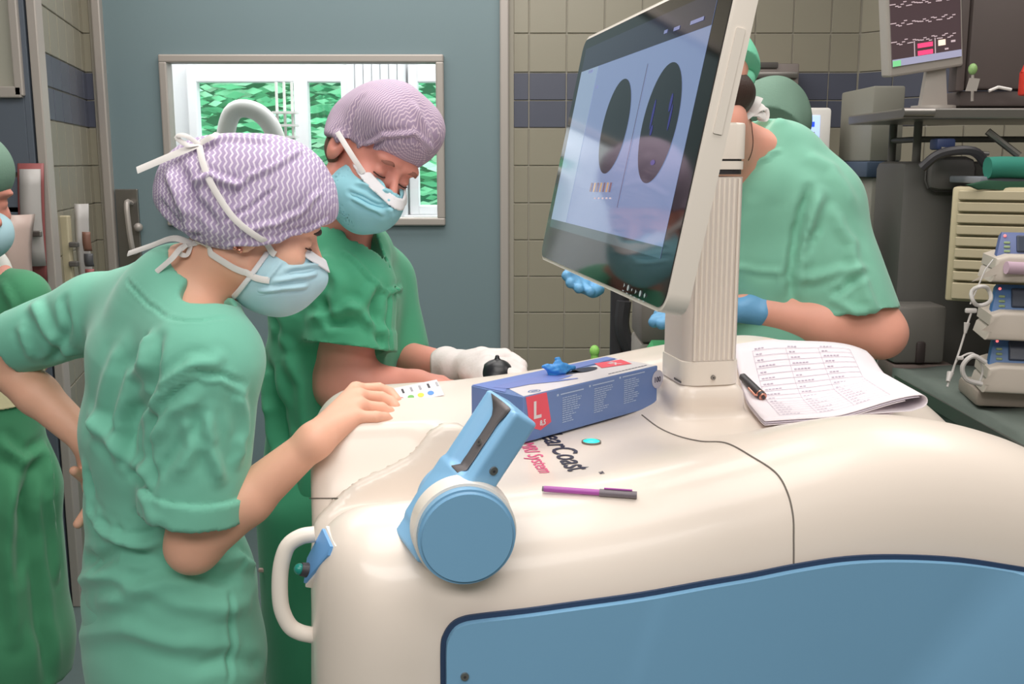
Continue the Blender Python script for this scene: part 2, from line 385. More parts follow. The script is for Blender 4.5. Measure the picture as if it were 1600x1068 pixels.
# door_1: leaf with its window, aluminium frame, latch plate and grip
wz0 = float(P(470, 341, WY)[2]); wz1 = float(P(470, 97, WY)[2]); wx0 = float(P(268, 220, WY)[0]); wx1 = float(P(684, 220, WY)[0])
d1 = struct(empty('door_1', ((DX0 + DX1) / 2, WY, 0)))
db = Bm(); yy = WY + .02
for (x0, x1, z0, z1) in ((DX0, wx0, .01, DZ), (wx1, DX1, .01, DZ), (wx0, wx1, .01, wz0), (wx0, wx1, wz1, DZ)): db.box(((x0 + x1) / 2, yy, (z0 + z1) / 2), (x1 - x0, .04, z1 - z0))
child_of(db.build('door_leaf', M['door']), d1)
fb = Bm()
for x in (DX0 - .005, DX1 + .005): fb.box((x, WY - .005, DZ / 2), (.036, .05, DZ), bevel=.006)
fb.box(((DX0 + DX1) / 2, WY - .005, DZ + .01), (DX1 - DX0 + .05, .05, .036), bevel=.006); child_of(fb.build('door_frame', M['frame']), d1)
win = Bm(); fw = .028
for (x0, x1, z0, z1) in ((wx0 - fw, wx1 + fw, wz1 - .004, wz1 + fw), (wx0 - fw, wx1 + fw, wz0 - fw, wz0 + .004), (wx0 - fw, wx0 + .004, wz0, wz1), (wx1 - .004, wx1 + fw, wz0, wz1)): win.box(((x0 + x1) / 2, WY + .012, (z0 + z1) / 2), (x1 - x0, .075, z1 - z0), bevel=.006)
child_of(win.build('window_frame', M['frame']), d1)
child_of(Bm().box(((wx0 + wx1) / 2, WY + .02, (wz0 + wz1) / 2), (wx1 - wx0, .006, wz1 - wz0)).build('window_pane', glassmat('door_glass', (.97, .99, .98), .06)), d1)
a = P(181, 299, WY); b = P(222, 390, WY)
child_of(Bm().box(((a[0] + b[0]) / 2, WY - .006, (a[2] + b[2]) / 2 - .04), (b[0] - a[0], .012, a[2] - b[2] + .1), bevel=.003).build('latch_plate', M['steel']), d1)
g0 = P(198, 318, WY - .06); g1 = P(208, 392, WY - .06)
child_of(Bm().tube(spline([g0 + [0, .05, 0], g0, (g0 + g1) / 2 + [.0, -.012, 0], g1, g1 + [0, .05, 0]], 6), .011).sphere(P(216, 355, WY - .03), .018).build('door_handle', M['frame'], smooth=True), d1)
# room beyond the door, with windows onto greenery
M['farwall'] = mat('far_wall_white', (226, 226, 228), .8)
M['farframe'] = mat('far_window_frame_white', (232, 230, 232), .5)
FY = 6.5
struct(Bm().box((-1.2, 5.4, -.06), (5.4, 2.4, .1)).build('floor_corridor', M['floorm']))
struct(Bm().box((-1.2, 5.4, 2.96), (5.4, 2.4, .1)).build('ceiling_corridor', M['ceil']))
struct(Bm().box((-3.1, 5.4, 1.45), (.1, 2.4, 2.9)).build('wall_corridor_left', M['farwall']))
struct(Bm().box((.7, 5.4, 1.45), (.1, 2.4, 2.9)).build('wall_corridor_right', M['farwall']))
def fx(px, py=230): return float(P(px, py, FY)[0])
def fz(py): return float(P(470, py, FY)[2])
zs0, zs1 = fz(335), fz(103)
x_w = [(fx(300), fx(552)), (fx(640), fx(830))]
fwb = Bm()
fwb.box((-1.2, FY + .05, zs0 / 2), (4.2, .1, zs0)); fwb.box((-1.2, FY + .05, (zs1 + 2.9) / 2), (4.2, .1, 2.9 - zs1))
for (x0, x1) in ((-3.3, x_w[0][0]), (x_w[0][1], x_w[1][0]), (x_w[1][1], .9)): fwb.box(((x0 + x1) / 2, FY + .05, (zs0 + zs1) / 2), (x1 - x0, .1, zs1 - zs0))
struct(fwb.build('wall_corridor_back', M['farwall']))
pane_m = glassmat('outer_glass', (.93, .98, .95), .04)
for i, (x0, x1) in enumerate(x_w):
    wn = struct(empty('window_%d' % (i + 1), ((x0 + x1) / 2, FY, zs0)))
    fr = Bm()
    for x in (x0 + .03, x1 - .03): fr.box((x, FY - .01, (zs0 + zs1) / 2), (.06, .08, zs1 - zs0), bevel=.008)
    fr.box(((x0 + x1) / 2, FY - .004, zs1 - .05), (x1 - x0 - .04, .08, .10), bevel=.008); fr.box(((x0 + x1) / 2, FY - .004, zs0 + .03), (x1 - x0 - .04, .08, .06), bevel=.008)
    child_of(fr.build('window_frame', M['farframe']), wn)
    if i == 0: child_of(Bm().box((fx(475), FY - .012, (zs0 + zs1) / 2), (.085, .09, zs1 - zs0), bevel=.012).build('mullion', M['farframe']), wn)
    child_of(Bm().box(((x0 + x1) / 2, FY + .01, (zs0 + zs1) / 2), (x1 - x0 - .04, .006, zs1 - zs0 - .04)).build('window_pane', pane_m), wn)
    child_of(Bm().box(((x0 + x1) / 2, FY - .07, zs0 - .015), (x1 - x0 + .06, .14, .03), bevel=.006).build('window_sill', M['farframe']), wn)
# pale vertical pipes / curtain folds between the far windows
cb = Bm()
for k in range(7): cb.cyl((fx(553 + k * 13), FY - .06, .4), (fx(553 + k * 13), FY - .06, 2.5), .026, seg=12)
tag(cb.build('curtain', M['farwall'], smooth=True), 'white vertical curtain folds between the far windows beyond the door', 'curtain')
# hedge outside
def hedge():
    rng = np.random.RandomState(3); n = 9000
    c = np.stack([rng.uniform(-5.2, 1.5, n), np.zeros(n), rng.uniform(-.3, 4.2, n)], 1)
    c[:, 1] = 8.6 + .18 * np.sin(c[:, 2] * 9 + np.sin(c[:, 0] * 2.2) * 1.5) + .25 * rng.rand(n)
    V = []; Fc = []
    L = rng.uniform(.05, .12, n); H_ = rng.uniform(.015, .035, n); tl = rng.uniform(-.5, .7, n); ya = rng.uniform(-.7, .7, n)
    ca, sa = np.cos(ya), np.sin(ya)
    ax = np.stack([ca, sa, rng.uniform(-.15, .15, n)], 1); up = np.stack([-sa * np.sin(tl), -np.cos(tl) * .0 - np.sin(tl), np.cos(tl)], 1)
    q = np.stack([c - ax * L[:, None], c - up * H_[:, None], c + ax * L[:, None], c + up * H_[:, None]], 1)
    me = npmesh('hedge', q.reshape(-1, 3), np.arange(4 * n).reshape(n, 4), None or M['leaf'], smooth=False); return me
lm = mat('hedge_leaves', (96, 190, 130), .6); nt = lm.node_tree; bs = nt.nodes['Principled BSDF']
gi = nt.nodes.new('ShaderNodeNewGeometry'); rp = nt.nodes.new('ShaderNodeValToRGB'); rp.color_ramp.elements[0].color = RGB((52, 140, 92)); rp.color_ramp.elements[1].color = RGB((210, 248, 214)); rp.color_ramp.elements.new(.55).color = RGB((104, 196, 140))
nt.links.new(gi.outputs['Random Per Island'], rp.inputs[0]); nt.links.new(rp.outputs[0], bs.inputs['Base Color']); M['leaf'] = lm
hg = link('hedge', hedge()); tag(hg, 'dense green hedge outside the far windows', 'hedge', kind='stuff')
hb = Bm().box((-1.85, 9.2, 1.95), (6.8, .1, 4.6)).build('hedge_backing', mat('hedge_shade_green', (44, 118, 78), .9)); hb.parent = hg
struct(Bm().box((-1.85, 8.2, -.4), (7.5, 2.8, .1)).build('ground', mat('ground_green', (70, 110, 70), .9)))
# white device standing in the room beyond (arched handle seen over the cap)
dv = empty('suction_hose', P(375, 300, 5.2))
child_of(Bm().tube(spline([P(352, 330, 5.2), P(350, 240, 5.2), P(362, 178, 5.2), P(395, 172, 5.2), P(425, 200, 5.2), P(440, 260, 5.2), P(446, 330, 5.2)], 6), .045, seg=14).build('arched_tube', M['white'], smooth=True), dv)
child_of(Bm().cyl(P(352, 330, 5.2) * [1, 1, 0] + [0.1, 0, 0], P(352, 330, 5.2) * [1, 1, 1] + [0.1, 0, 0], .12, .10).build('pedestal', M['white'], smooth=True), dv)
tag(dv, 'white arched medical device beyond the door window, above the front nurse cap', 'device')
rk = empty('wire_rack', (fx(445), 5.9, 0)); rb = Bm()
for px in (434, 446, 458): rb.cyl((float(P(px, 200, 5.9)[0]), 5.9, 0), (float(P(px, 200, 5.9)[0]), 5.9, float(P(446, 128, 5.9)[2])), .008, seg=8)
child_of(rb.build('post', M['white']), rk); s_ = Bm()
for py in (176, 196, 214): s_.box(P(446, py, 5.9), (.13, .10, .012))
child_of(s_.build('shelf', M['white']), rk); tag(rk, 'narrow white wire rack against the far window', 'rack')

# ---------------------------------------------------------------- left side: slate blue door with window, poster, bags, brochures
d2 = struct(empty('door_2', (-2.1, 3.36, 0)))
gx1 = float(P(44, 80, 3.36)[0]); gz0 = float(P(40, 152, 3.36)[2])
lb = Bm()
for (x0, x1, z0, z1) in ((gx1, -1.515, 1.36, 2.88), (-2.9, -1.515, .01, 1.345), (-2.9, gx1, 1.47, gz0), (-2.9, gx1, 1.36, 1.455)): lb.box(((x0 + x1) / 2, 3.325, (z0 + z1) / 2), (x1 - x0, .04, z1 - z0), bevel=.002, seg=1)
child_of(lb.build('door_panel', M['cabblue']), d2)
child_of(Bm().box(((gx1 - 2.9) / 2, 3.335, (gz0 + 2.88) / 2), (gx1 + 2.9, .012, 2.88 - gz0)).build('frosted_pane', mat('frosted_glass', (172, 170, 158), .4, var=(3, .06))), d2)
gf = Bm(); gf.box((gx1 - .008, 3.315, (gz0 + 2.88) / 2), (.028, .05, 2.88 - gz0), bevel=.004); gf.box(((gx1 - 2.9) / 2, 3.315, gz0 + .012), (gx1 + 2.9, .05, .035), bevel=.004)
child_of(gf.build('window_frame', M['frame']), d2)
def curved_sheet(name, px0, py0, px1, py1, Y, m, bow=.03, nx=10, lean=0, th=.003):
    V = []; Fc = []
    tl, tr, bl, br = P(px0, py0, Y), P(px1, py0, Y), P(px0 + lean, py1, Y), P(px1 + lean, py1, Y)
    for s_ in (0, 1):
        for j in range(7):
            for i in range(nx + 1):
                u, v = i / nx, j / 6; p = (tl * (1 - u) + tr * u) * (1 - v) + (bl * (1 - u) + br * u) * v
                V.append(p + [0, -bow * math.sin(math.pi * u) - bow * .6 * math.sin(math.pi * v) + s_ * th, 0])
    W_ = nx + 1; o2 = 7 * W_
    for j in range(6):
        for i in range(nx):
            a = j * W_ + i; Fc.append((a, a + W_, a + W_ + 1, a + 1)); Fc.append((o2 + a, o2 + a + 1, o2 + a + W_ + 1, o2 + a + W_))
    ring = [i for i in range(W_)] + [j * W_ + nx for j in range(1, 7)] + [6 * W_ + i for i in range(nx - 1, -1, -1)] + [j * W_ for j in range(5, 0, -1)]
    for a, b in zip(ring, ring[1:] + ring[:1]): Fc.append((a, b, b + o2, a + o2))
    return link(name, mesh_from(name, V, Fc, m, True))
M['redpink'] = mat('dull_red_plastic', (150, 84, 84), .5); M['acryl'] = mat('pale_grey_plastic', (176, 172, 170), .4)
ps = empty('leaflet_holder', P(50, 350, 3.3))
child_of(curved_sheet('back_plate', 27, 255, 68, 442, 3.30, M['redpink'], .01, lean=6), ps); child_of(curved_sheet('front_sheet', 30, 264, 63, 415, 3.285, M['acryl'], .02, lean=9), ps)
child_of(Bm().box(P(58, 365, 3.25), (.03, .012, .02), bevel=.004).build('clip', M['steel']), ps)
tag(ps, 'grey leaflet holder with red edging hung on the slate blue door', 'holder')
bg = link('plastic_bag', surf_bag := None) if False else curved_sheet('plastic_bag', 10, 335, 48, 470, 3.2, mat('clear_pinkish_bag', (190, 168, 160), .35), .05, lean=3, th=.03)
tag(bg, 'pale pinkish plastic bag hanging left of the leaflet holder', 'bag')
b1 = empty('brochure_rack', P(104, 430, 3.42)); child_of(Bm().box(P(106, 420, 3.47), (.035, .03, .36), bevel=.004).build('side_rail', mat('cream_plastic', (196, 186, 158), .5)), b1)
for py in (382, 412): child_of(Bm().box(P(110, py, 3.45) + [.012, 0, 0], (.03, .02, .018), bevel=.004).build('clip', M['darkgrey']), b1)
tag(b1, 'cream wall rail with dark clips on the left tiles', 'rail')
br = empty('magazine', P(135, 400, 3.45)); child_of(curved_sheet('cover', 116, 318, 138, 460, 3.52, M['acryl'], .03, lean=12), br)
child_of(curved_sheet('picture', 128, 362, 141, 392, 3.46, mat('brown_print', (120, 84, 70), .5), .008, lean=3), br)
child_of(curved_sheet('caption', 131, 396, 145, 416, 3.46, mat('dark_print', (70, 70, 74), .5), .008, lean=2), br)
child_of(curved_sheet('red_print', 133, 420, 147, 430, 3.46, M['redpink'], .008, lean=2), br)
tag(br, 'bent glossy magazine with brown picture leaning on the left tiles', 'magazine')
# ================================================================ RIGHT BACKGROUND
def bx(name, px0, py0, px1, py1, Y, depth, m, parent=None, bevel=.006, yaw=0):
    "box whose front face fills the given extents at distance Y"
    a = P(px0, (py0 + py1) / 2, Y); b = P(px1, (py0 + py1) / 2, Y); zt = P((px0 + px1) / 2, py0, Y)[2]; zb = P((px0 + px1) / 2, py1, Y)[2]
    mt = Matrix.Translation(((a[0] + b[0]) / 2, Y, (zt + zb) / 2)) @ Matrix.Rotation(yaw, 4, 'Z')
    o = Bm().box((0, depth / 2, 0), (b[0] - a[0], depth, zt - zb), mt, bevel=bevel).build(name, m, smooth=True)
    if parent is not None: child_of(o, parent)
    return o
def group(name, loc, label, cat, grp=None): return tag(empty(name, tuple(map(float, loc))), label, cat, grp)
g = group('dispenser_box', P(1198, 250, 4.1), 'grey metal box with dark slot mounted on the tiled back wall', 'box')
M['boxgrey'] = mat('grey_painted_metal', (140, 130, 126), .45, .3)
bx('housing', 1120, 99, 1246, 250, 4.02, .13, M['boxgrey'], g); bx('slot', 1130, 97, 1216, 106, 4.01, .06, M['darkgrey'], g, .002); bx('lid', 1120, 112, 1247, 122, 4.005, .05, M['steel'], g, .003)
g = group('display_unit', P(1270, 300, 3.3), 'white framed device with small lit blue screen behind the green cap', 'display')
bx('housing', 1236, 168, 1294, 420, 3.3, .12, M['white'], g, .01); child_of(Bm().cyl((float(P(1265, 420, 3.36)[0]), 3.36, 0), (float(P(1265, 420, 3.36)[0]), 3.36, 1.2), .02).build('pole', M['steel']), g)
bx('screen', 1240, 180, 1281, 228, 3.297, .012, mat('blue_white_screen', (150, 170, 230), .3, emit=(170, 195, 255), estr=1.0), g, .002)
bx('screen_bars', 1240, 206, 1273, 222, 3.295, .006, mat('brown_screen_bars', (110, 84, 84), .3, emit=(120, 90, 92), estr=.6), g, .001); bx('screen_icon', 1266, 190, 1273, 198, 3.294, .005, mat('blue_icon', (40, 70, 190), .3, emit=(40, 80, 230), estr=.9), g, .001)
g = group('tall_cabinet', P(1390, 400, 3.2), 'tall grey panel cabinet with blue strip left of the black machine', 'cabinet')
M['greypanel'] = mat('grey_olive_laminate', (138, 136, 126), .5, var=(3, .05)); M['bluestrip'] = mat('dull_blue_strip', (62, 78, 100), .5)
bx('upper_panel', 1362, 134, 1412, 252, 3.1, .3, M['greypanel'], g); bx('blue_strip', 1354, 252, 1412, 277, 3.09, .3, M['bluestrip'], g); bx('lower_panel', 1354, 277, 1412, 560, 3.1, .3, M['greypanel'], g)
# shelf trolley
g = group('equipment_shelf', P(1500, 200, 2.8), 'steel shelf on short posts carrying the vital signs monitor', 'shelf')
zs = float(P(1480, 178, 2.6)[2])
sb = Bm(); sb.box((1.42, 2.78, zs), (.92, .42, .026), bevel=.004); child_of(sb.build('shelf', M['steel']), g)
child_of(Bm().cyl((.955, 2.56, zs + .002), (1.03, 2.56, zs + .002), .011).build('shelf_rail', M['steel'], smooth=True), g)
pb = Bm()
ztop = float(P(1440, 252, 2.75)[2])
for x, y in ((1.08, 2.78), (1.08, 2.96), (1.6, 2.78), (1.6, 2.96)): pb.cyl((x, y, ztop - .02), (x, y, zs), .011, seg=12)
for z_ in ((zs + ztop) / 2,): pb.cyl((1.08, 2.78, z_), (1.6, 2.78, z_), .008, seg=10).cyl((1.08, 2.78, z_), (1.08, 2.96, z_), .008, seg=10)
child_of(pb.build('post', M['darkgrey'], smooth=True), g)
g = group('vital_signs_monitor', (1.03, 2.72, zs + .013), 'pale framed monitor showing dark traces and two red readings', 'monitor')
Rm = Matrix.Rotation(math.radians(-7), 4, 'Z'); mc = P(1446, 32, 2.66)
mt = Matrix.Translation(mc) @ Matrix.Rotation(math.radians(12), 4, 'Z') @ Matrix.Rotation(math.radians(-9), 4, 'Y') @ Matrix.Rotation(math.radians(4), 4, 'X')
def q_(name, x0, z0, x1, z1, y, th, m, bevel=0): return child_of(Bm().box(((x0 + x1) / 2, y, (z0 + z1) / 2), (x1 - x0, th, z1 - z0), mt, bevel=bevel).build(name, m), g)
scr_d = mat('dark_plum_screen', (60, 48, 50), .25, emit=(78, 62, 66), estr=.6)
def em(n, c, s=1): return mat(n, c, .4, emit=c, estr=s)
q_('housing', -.105, -.125, .105, .15, .02, .04, M['frame'], .006); q_('screen', -.097, -.1, .097, .145, -.001, .004, scr_d)
wh = em('pale_trace', (196, 176, 182), .5)
rd = em('red_reading', (236, 66, 112), .9); gr_ = em('grey_blue_bar', (150, 150, 176), .6)
q_('status_bar', -.097, -.1, .097, -.083, -.0035, .001, gr_); q_('green_key', -.097, -.1, -.075, -.086, -.0045, .001, em('green_key_light', (120, 200, 140), .6))
for z_ in (-.045, .0, .045):
    b_ = Bm()
    for k in range(24):
        x = -.095 + k * .0075; dz = .004 * math.sin(k * 1.7) + (.004 if k % 5 == 0 else 0); b_.box((x, -.0035, z_ + dz), (.0085, .001, .0022), mt)
    child_of(b_.build('trace', wh), g)
for z_ in (-.06, -.078): q_('red_digits', -.026, z_ - .004, .016, z_ + .007, -.0035, .001, rd)
q_('pale_digits', .032, -.066, .052, -.052, -.0035, .001, em('cream_reading', (240, 214, 196), .8)); q_('divider', -.036, -.083, -.034, -.045, -.0035, .001, wh); q_('divider', .022, -.083, .024, -.045, -.0035, .001, wh)
q_('small_digits', .068, -.062, .08, -.057, -.0035, .001, wh); q_('small_digits', .05, -.078, .06, -.074, -.0035, .001, wh)
st = Bm(); a = P(1460, 96, 2.72); b = P(1464, 158, 2.70)
st.prism([(-.022, 0), (.022, 0), (.037, -.13), (-.037, -.13)], Matrix.Translation((a[0], 2.72, a[2])) @ Matrix.Rotation(math.pi / 2, 4, 'X'), .02, .004); st.cyl((a[0] + .005, 2.72, zs + .013), (a[0] + .005, 2.72, zs + .026), .055)
child_of(st.build('stand', M['frame'], smooth=True), g)
g = group('black_monitor', P(1550, 150, 2.75), 'large black screen seen from its back above the steel shelf', 'monitor')
M['brownblack'] = mat('brown_black_plastic', (90, 80, 78), .6, var=(3, .06))
bx('back_shell', 1512, -60, 1760, 140, 2.72, .06, M['brownblack'], g, .01, math.radians(6)); bx('side_frame', 1500, -60, 1514, 142, 2.70, .05, mat('grey_brown_edge', (92, 82, 80), .5), g, .004); bx('stand_foot', 1500, 142, 1700, 166, 2.72, .15, M['brownblack'], g)
child_of(Bm().cyl(P(1545, 142, 2.69), P(1560, 136, 2.69), .004).cyl(P(1560, 136, 2.69), P(1580, 140, 2.69), .004).build('cable_clip', M['white'], smooth=True), g)
g = group('green_topped_stick', P(1519, 142, 2.62), 'small light green knob on stick beside the black screen', 'knob')
child_of(Bm().sphere(P(1520, 108, 2.64), .011, (1, 1, 1.3)).build('knob', mat('soft_green_plastic', (140, 176, 112), .5), smooth=True), g); child_of(Bm().cyl(P(1520, 112, 2.64), P(1519, 158, 2.64), .0035).build('stick', M['frame']), g)
tag(Bm().prism([(-.016, -.016), (.012, -.016), (.018, .014), (-.008, .016)], Matrix.Translation(P(1519, 132, 2.6)) @ Matrix.Rotation(math.pi / 2, 4, 'X'), .001).build('note_card', M['frame']), 'small pinkish card stuck below the light green knob', 'card')
tag(Bm().box(P(1604, 130, 2.6), (.03, .03, .06), bevel=.006).cyl(P(1604, 112, 2.6), P(1604, 98, 2.6), .014, .004).build('red_bottle', mat('signal_red_plastic', (216, 62, 50), .4), smooth=True), 'bright red bottle on the steel shelf at the right edge', 'bottle')
g = group('anaesthesia_machine', P(1440, 560, 2.5), 'large black equipment tower between grey cabinet and beige drawers', 'machine')
M['tower'] = mat('charcoal_equipment', (84, 82, 79), .55, var=(2.5, .1))
bx('tower_body', 1388, 252, 1560, 1000, 2.75, .22, M['tower'], g, .02); bx('upper_module', 1452, 244, 1530, 300, 2.70, .05, mat('charcoal_module', (98, 95, 94), .5), g, .03)
child_of(Bm().tube(spline([P(1440, 262, 2.6), P(1470, 240, 2.58), P(1520, 236, 2.58), P(1545, 262, 2.6)], 6), .012).build('hose', M['black'], smooth=True), g)
child_of(Bm().tube([P(1543, 205, 2.62), P(1592, 243, 2.6)], .009).tube([P(1470, 232, 2.6), P(1545, 240, 2.6)], .005).build('metal_arm', M['steel'], smooth=True), g)
bx('blue_clamp', 1464, 216, 1494, 234, 2.6, .05, mat('navy_plastic', (52, 66, 108), .5), g)
g = group('grey_trolley', P(1360, 600, 2.7), 'dark grey trolley with lighter side panel behind the elbow', 'trolley')
M['trolley'] = mat('smoky_grey_metal', (112, 108, 104), .45, .2, var=(3, .12))
bx('body', 1300, 420, 1485, 640, 3.0, .08, M['darkgrey'], g, .01); bx('side_panel', 1398, 478, 1478, 568, 2.60, .10, M['trolley'], g, .01); bx('dark_slot', 1432, 534, 1447, 568, 2.594, .05, mat('plum_slot', (54, 44, 44), .5), g); bx('tray', 1395, 570, 1490, 592, 2.60, .12, mat('dull_rose_tray', (112, 98, 94), .5), g, .004); bx('pole', 1368, 553, 1374, 640, 2.7, .02, M['steel'], g, .002); bx('white_clip', 1344, 553, 1358, 560, 2.65, .03, M['frame'], g, .003)
# drawer cabinet
g = group('drawer_cabinet', P(1540, 480, 2.5), 'beige cabinet of shallow drawers left of the infusion pumps', 'cabinet')
M['beige'] = mat('beige_plastic', (192, 180, 150), .5); M['beiged'] = mat('beige_drawer_front', (186, 174, 146), .5)
cY = 2.52; c0 = P(1482, 380, cY); zt = float(P(1490, 292, cY)[2]); zb = float(P(1480, 470, cY)[2]); Wc = .34
mc_ = Matrix.Translation((c0[0], cY, 0)) @ Matrix.Rotation(math.radians(-27), 4, 'Z')
child_of(Bm().box((Wc / 2, .095, (zt + zb) / 2), (Wc, .17, zt - zb), mc_, bevel=.006).build('carcass', M['beige'], smooth=True), g)
n_d = 8; hh = (zt - zb) * .80 / n_d
for k in range(n_d + 1):
    z1_ = zt - .008 - k * hh; z0_ = z1_ - hh + .006 if k < n_d else zb + .008
    d_ = Bm().box((Wc / 2, .0, (z0_ + z1_) / 2), (Wc - .03, .02, z1_ - z0_), mc_, bevel=.002, seg=1).build('drawer', M['beiged']); child_of(d_, g)
    hd = Bm().box((Wc / 2, -.016, z0_ + .006), (Wc - .07, .016, .007), mc_, bevel=.002, seg=1).build('drawer_pull', M['beige']); hd.parent = d_; hd.matrix_parent_inverse = Matrix.Translation(-g.location)
tag(Bm().tube(spline([P(1543, 262, 2.5), P(1570, 261, 2.5), P(1620, 263, 2.5), P(1680, 266, 2.5)], 5), .026, seg=14).build('rolled_cloth', mat('teal_roll_cloth', (46, 128, 112), .85), smooth=True), 'rolled teal green cloth on top of the beige drawer cabinet', 'cloth')
tag(bx('folded_sheet', 1532, 276, 1690, 287, 2.5, .18, mat('bluish_grey_sheet', (128, 132, 140), .8), None, .004), 'folded grey sheet under the teal cloth roll', 'sheet')
V = []; rng = np.random.RandomState(5)
ctop = P(1505, 291, 2.5)
cl = Bm()
for (px, py) in (): pass
cl.prism([(0, .004), (.05, .015), (.1, .012), (.3, .014), (.3, -.01), (.14, -.014), (.07, -.004), (.03, -.008)], Matrix.Translation((ctop[0], 2.49, ctop[2])) @ Matrix.Rotation(math.pi / 2, 4, 'X'), .012, .003)
tag(cl.build('green_drape', mat('dark_green_drape', (38, 78, 58), .85), smooth=True), 'dark green drape lying along the beige cabinet top edge', 'drape')
# draped table and infusion pumps
TZ = .98
def PT(px, py, z=TZ): return PZ(px, py, z)
M['drape'] = mat('dark_green_grey_drape', (98, 108, 102), .75, bump=(12, .3, .01), var=(5, .15))
V = []; Fc = []; nx, ny = 26, 16
for j in range(ny + 1):
    for i in range(nx + 1):
        x = .985 + i * 1.065 / nx; y = 1.72 + j * .88 / ny; zz = TZ + .004 * math.sin(x * 30 + y * 14) + .003 * math.sin(y * 41 - x * 9)
        V.append((x, y, zz))
for j in range(ny):
    for i in range(nx): a = j * (nx + 1) + i; Fc.append((a, a + 1, a + nx + 2, a + nx + 1))
edge = [j * (nx + 1) for j in range(ny, -1, -1)] + list(range(1, nx + 1)) + [j * (nx + 1) + nx for j in range(1, ny + 1)] + [ny * (nx + 1) + i for i in range(nx - 1, 0, -1)]
base = len(V); ne = len(edge)
for k in range(1, 5):
    for i, e in enumerate(edge):
        x, y, z_ = V[e]; c = np.array([x - 1.5, y - 2.16]); c /= np.linalg.norm(c); r_ = .012 * math.sin(i * .9) * k; V.append((x + c[0] * r_, y + c[1] * r_, TZ - .1 * k))
for k in range(4):
    for i in range(ne):
        a = edge[i] if k == 0 else base + (k - 1) * ne + i; b = edge[(i + 1) % ne] if k == 0 else base + (k - 1) * ne + (i + 1) % ne; c = base + k * ne + (i + 1) % ne; d = base + k * ne + i; Fc.append((a, d, c, b))
g = group('draped_table', (1.5, 2.16, 0), 'table under a dark green-grey drape behind the machine, pumps on it', 'table')
child_of(link('drape', mesh_from('drape', V, Fc, M['drape'], True)), g)
tb = Bm().box((1.5, 2.16, TZ - .03), (1.04, .82, .03)); child_of(tb.build('table_top', M['steel']), g)
for x, y in ((1.03, 1.8), (1.95, 1.8), (1.03, 2.5), (1.95, 2.5)): child_of(Bm().cyl((x, y, 0), (x, y, TZ - .03), .02, seg=12).build('leg', M['steel'], smooth=True), g)
M['pump'] = mat('warm_grey_pump_plastic', (190, 180, 170), .4); M['pumpblue'] = mat('pump_blue_panel', (64, 106, 160), .4); M['pumpscr'] = mat('pump_dark_screen', (52, 60, 78), .25); M['pinkled'] = em('red_led', (250, 120, 120), 1)
pump_lab = ['lowest infusion pump of the stack at the right edge', 'middle infusion pump of the stack at the right edge', 'topmost infusion pump, darker blue panel, above the lavender roll']
for k, (dy0, dy1, by1, xs) in enumerate(((528, 572, 612, 0), (445, 488, 530, 4), (362, 402, 440, 12))):
    g = group('infusion_pump', P(1600, by1, 2.12), pump_lab[k], 'pump', 'infusion pumps stacked at the right edge')
    Yp = 2.12; L0 = 1534 + xs; L1 = 1760
    mid = (dy1 * .6 + by1 * .4)
    a = P(L0, by1, Yp); t0 = P(L0 + 2, mid - 14, Yp); Wp = .30
    prof = [(0, 0), (.006, .022), (.022, .034), (.006, t0[2] - a[2] - .022), (.008, t0[2] - a[2]), (.03, t0[2] - a[2] + .008), (Wp, t0[2] - a[2] + .008), (Wp, 0)]
    mt2 = Matrix.Translation((a[0], Yp, a[2])) @ Matrix.Rotation(math.radians(-14), 4, 'Z') @ Matrix.Rotation(math.pi / 2, 4, 'X')
    child_of(Bm().prism(prof, Matrix.Translation((a[0], Yp, a[2])) @ Matrix.Rotation(math.radians(-14), 4, 'Z') @ Matrix.Translation((0, .13, 0)) @ Matrix.Rotation(math.pi / 2, 4, 'X'), .14, .008, 3).build('pump_body', M['pump'], smooth=True), g)
    hz = P(L0, dy0, Yp)[2] - t0[2]
    mt3 = Matrix.Translation((a[0] + .018, Yp + .02, t0[2])) @ Matrix.Rotation(math.radians(-14), 4, 'Z') @ Matrix.Rotation(math.radians(-22), 4, 'X')
    pn = mat('pump_indigo_panel', (84, 100, 150), .4) if k == 2 else M['pumpblue']
    pr = [(.0, -.004), (.012, hz * 1.04), (.27, hz * 1.04), (.27, -.004)]
    child_of(Bm().prism(pr, mt3 @ Matrix.Translation((0, .03, 0)) @ Matrix.Rotation(math.pi / 2, 4, 'X'), .03, .004).build('control_panel', pn, smooth=True), g)
    child_of(Bm().box((.10, -.002, hz * .55), (.12, .006, hz * .68), mt3, bevel=.003).build('screen', M['pumpscr']), g)
    child_of(Bm().sphere(mt3 @ Vector((.018, -.002, hz * .86)), .003).build('indicator_light', M['pinkled']), g)
    kb = Bm()
    for r_ in range(3): kb.box((.022, -.001, hz * (.25 + .17 * r_)), (.012, .004, .005), mt3, bevel=.001, seg=1)
    child_of(kb.build('keys', mat('olive_keys', (140, 160, 120), .5)), g)
    eb = Bm()
    for r_ in range(9): eb.sphere(mt3 @ Vector((.03 + r_ * .02, -.004, -.001)), .007, (1, .6, .7), seg=8)
    child_of(eb.build('scalloped_edge', mat('pale_lilac_edge', (176, 182, 204), .5), smooth=True), g)
tag(Bm().tube([P(1572, 418, 2.09), P(1700, 424, 2.09)], .013, seg=14).build('lavender_roll', mat('lavender_gauze', (186, 160, 176), .8), smooth=True), 'lavender roll lying in front of the topmost infusion pump', 'roll')
tag(bx('pump_base', 1532, 614, 1760, 640, 2.13, .16, mat('beige_base', (158, 146, 136), .5), None, .01, math.radians(-10)), 'flat beige base under the infusion pump stack', 'base')
M['tubing'] = mat('milky_tubing', (196, 192, 190), .3)
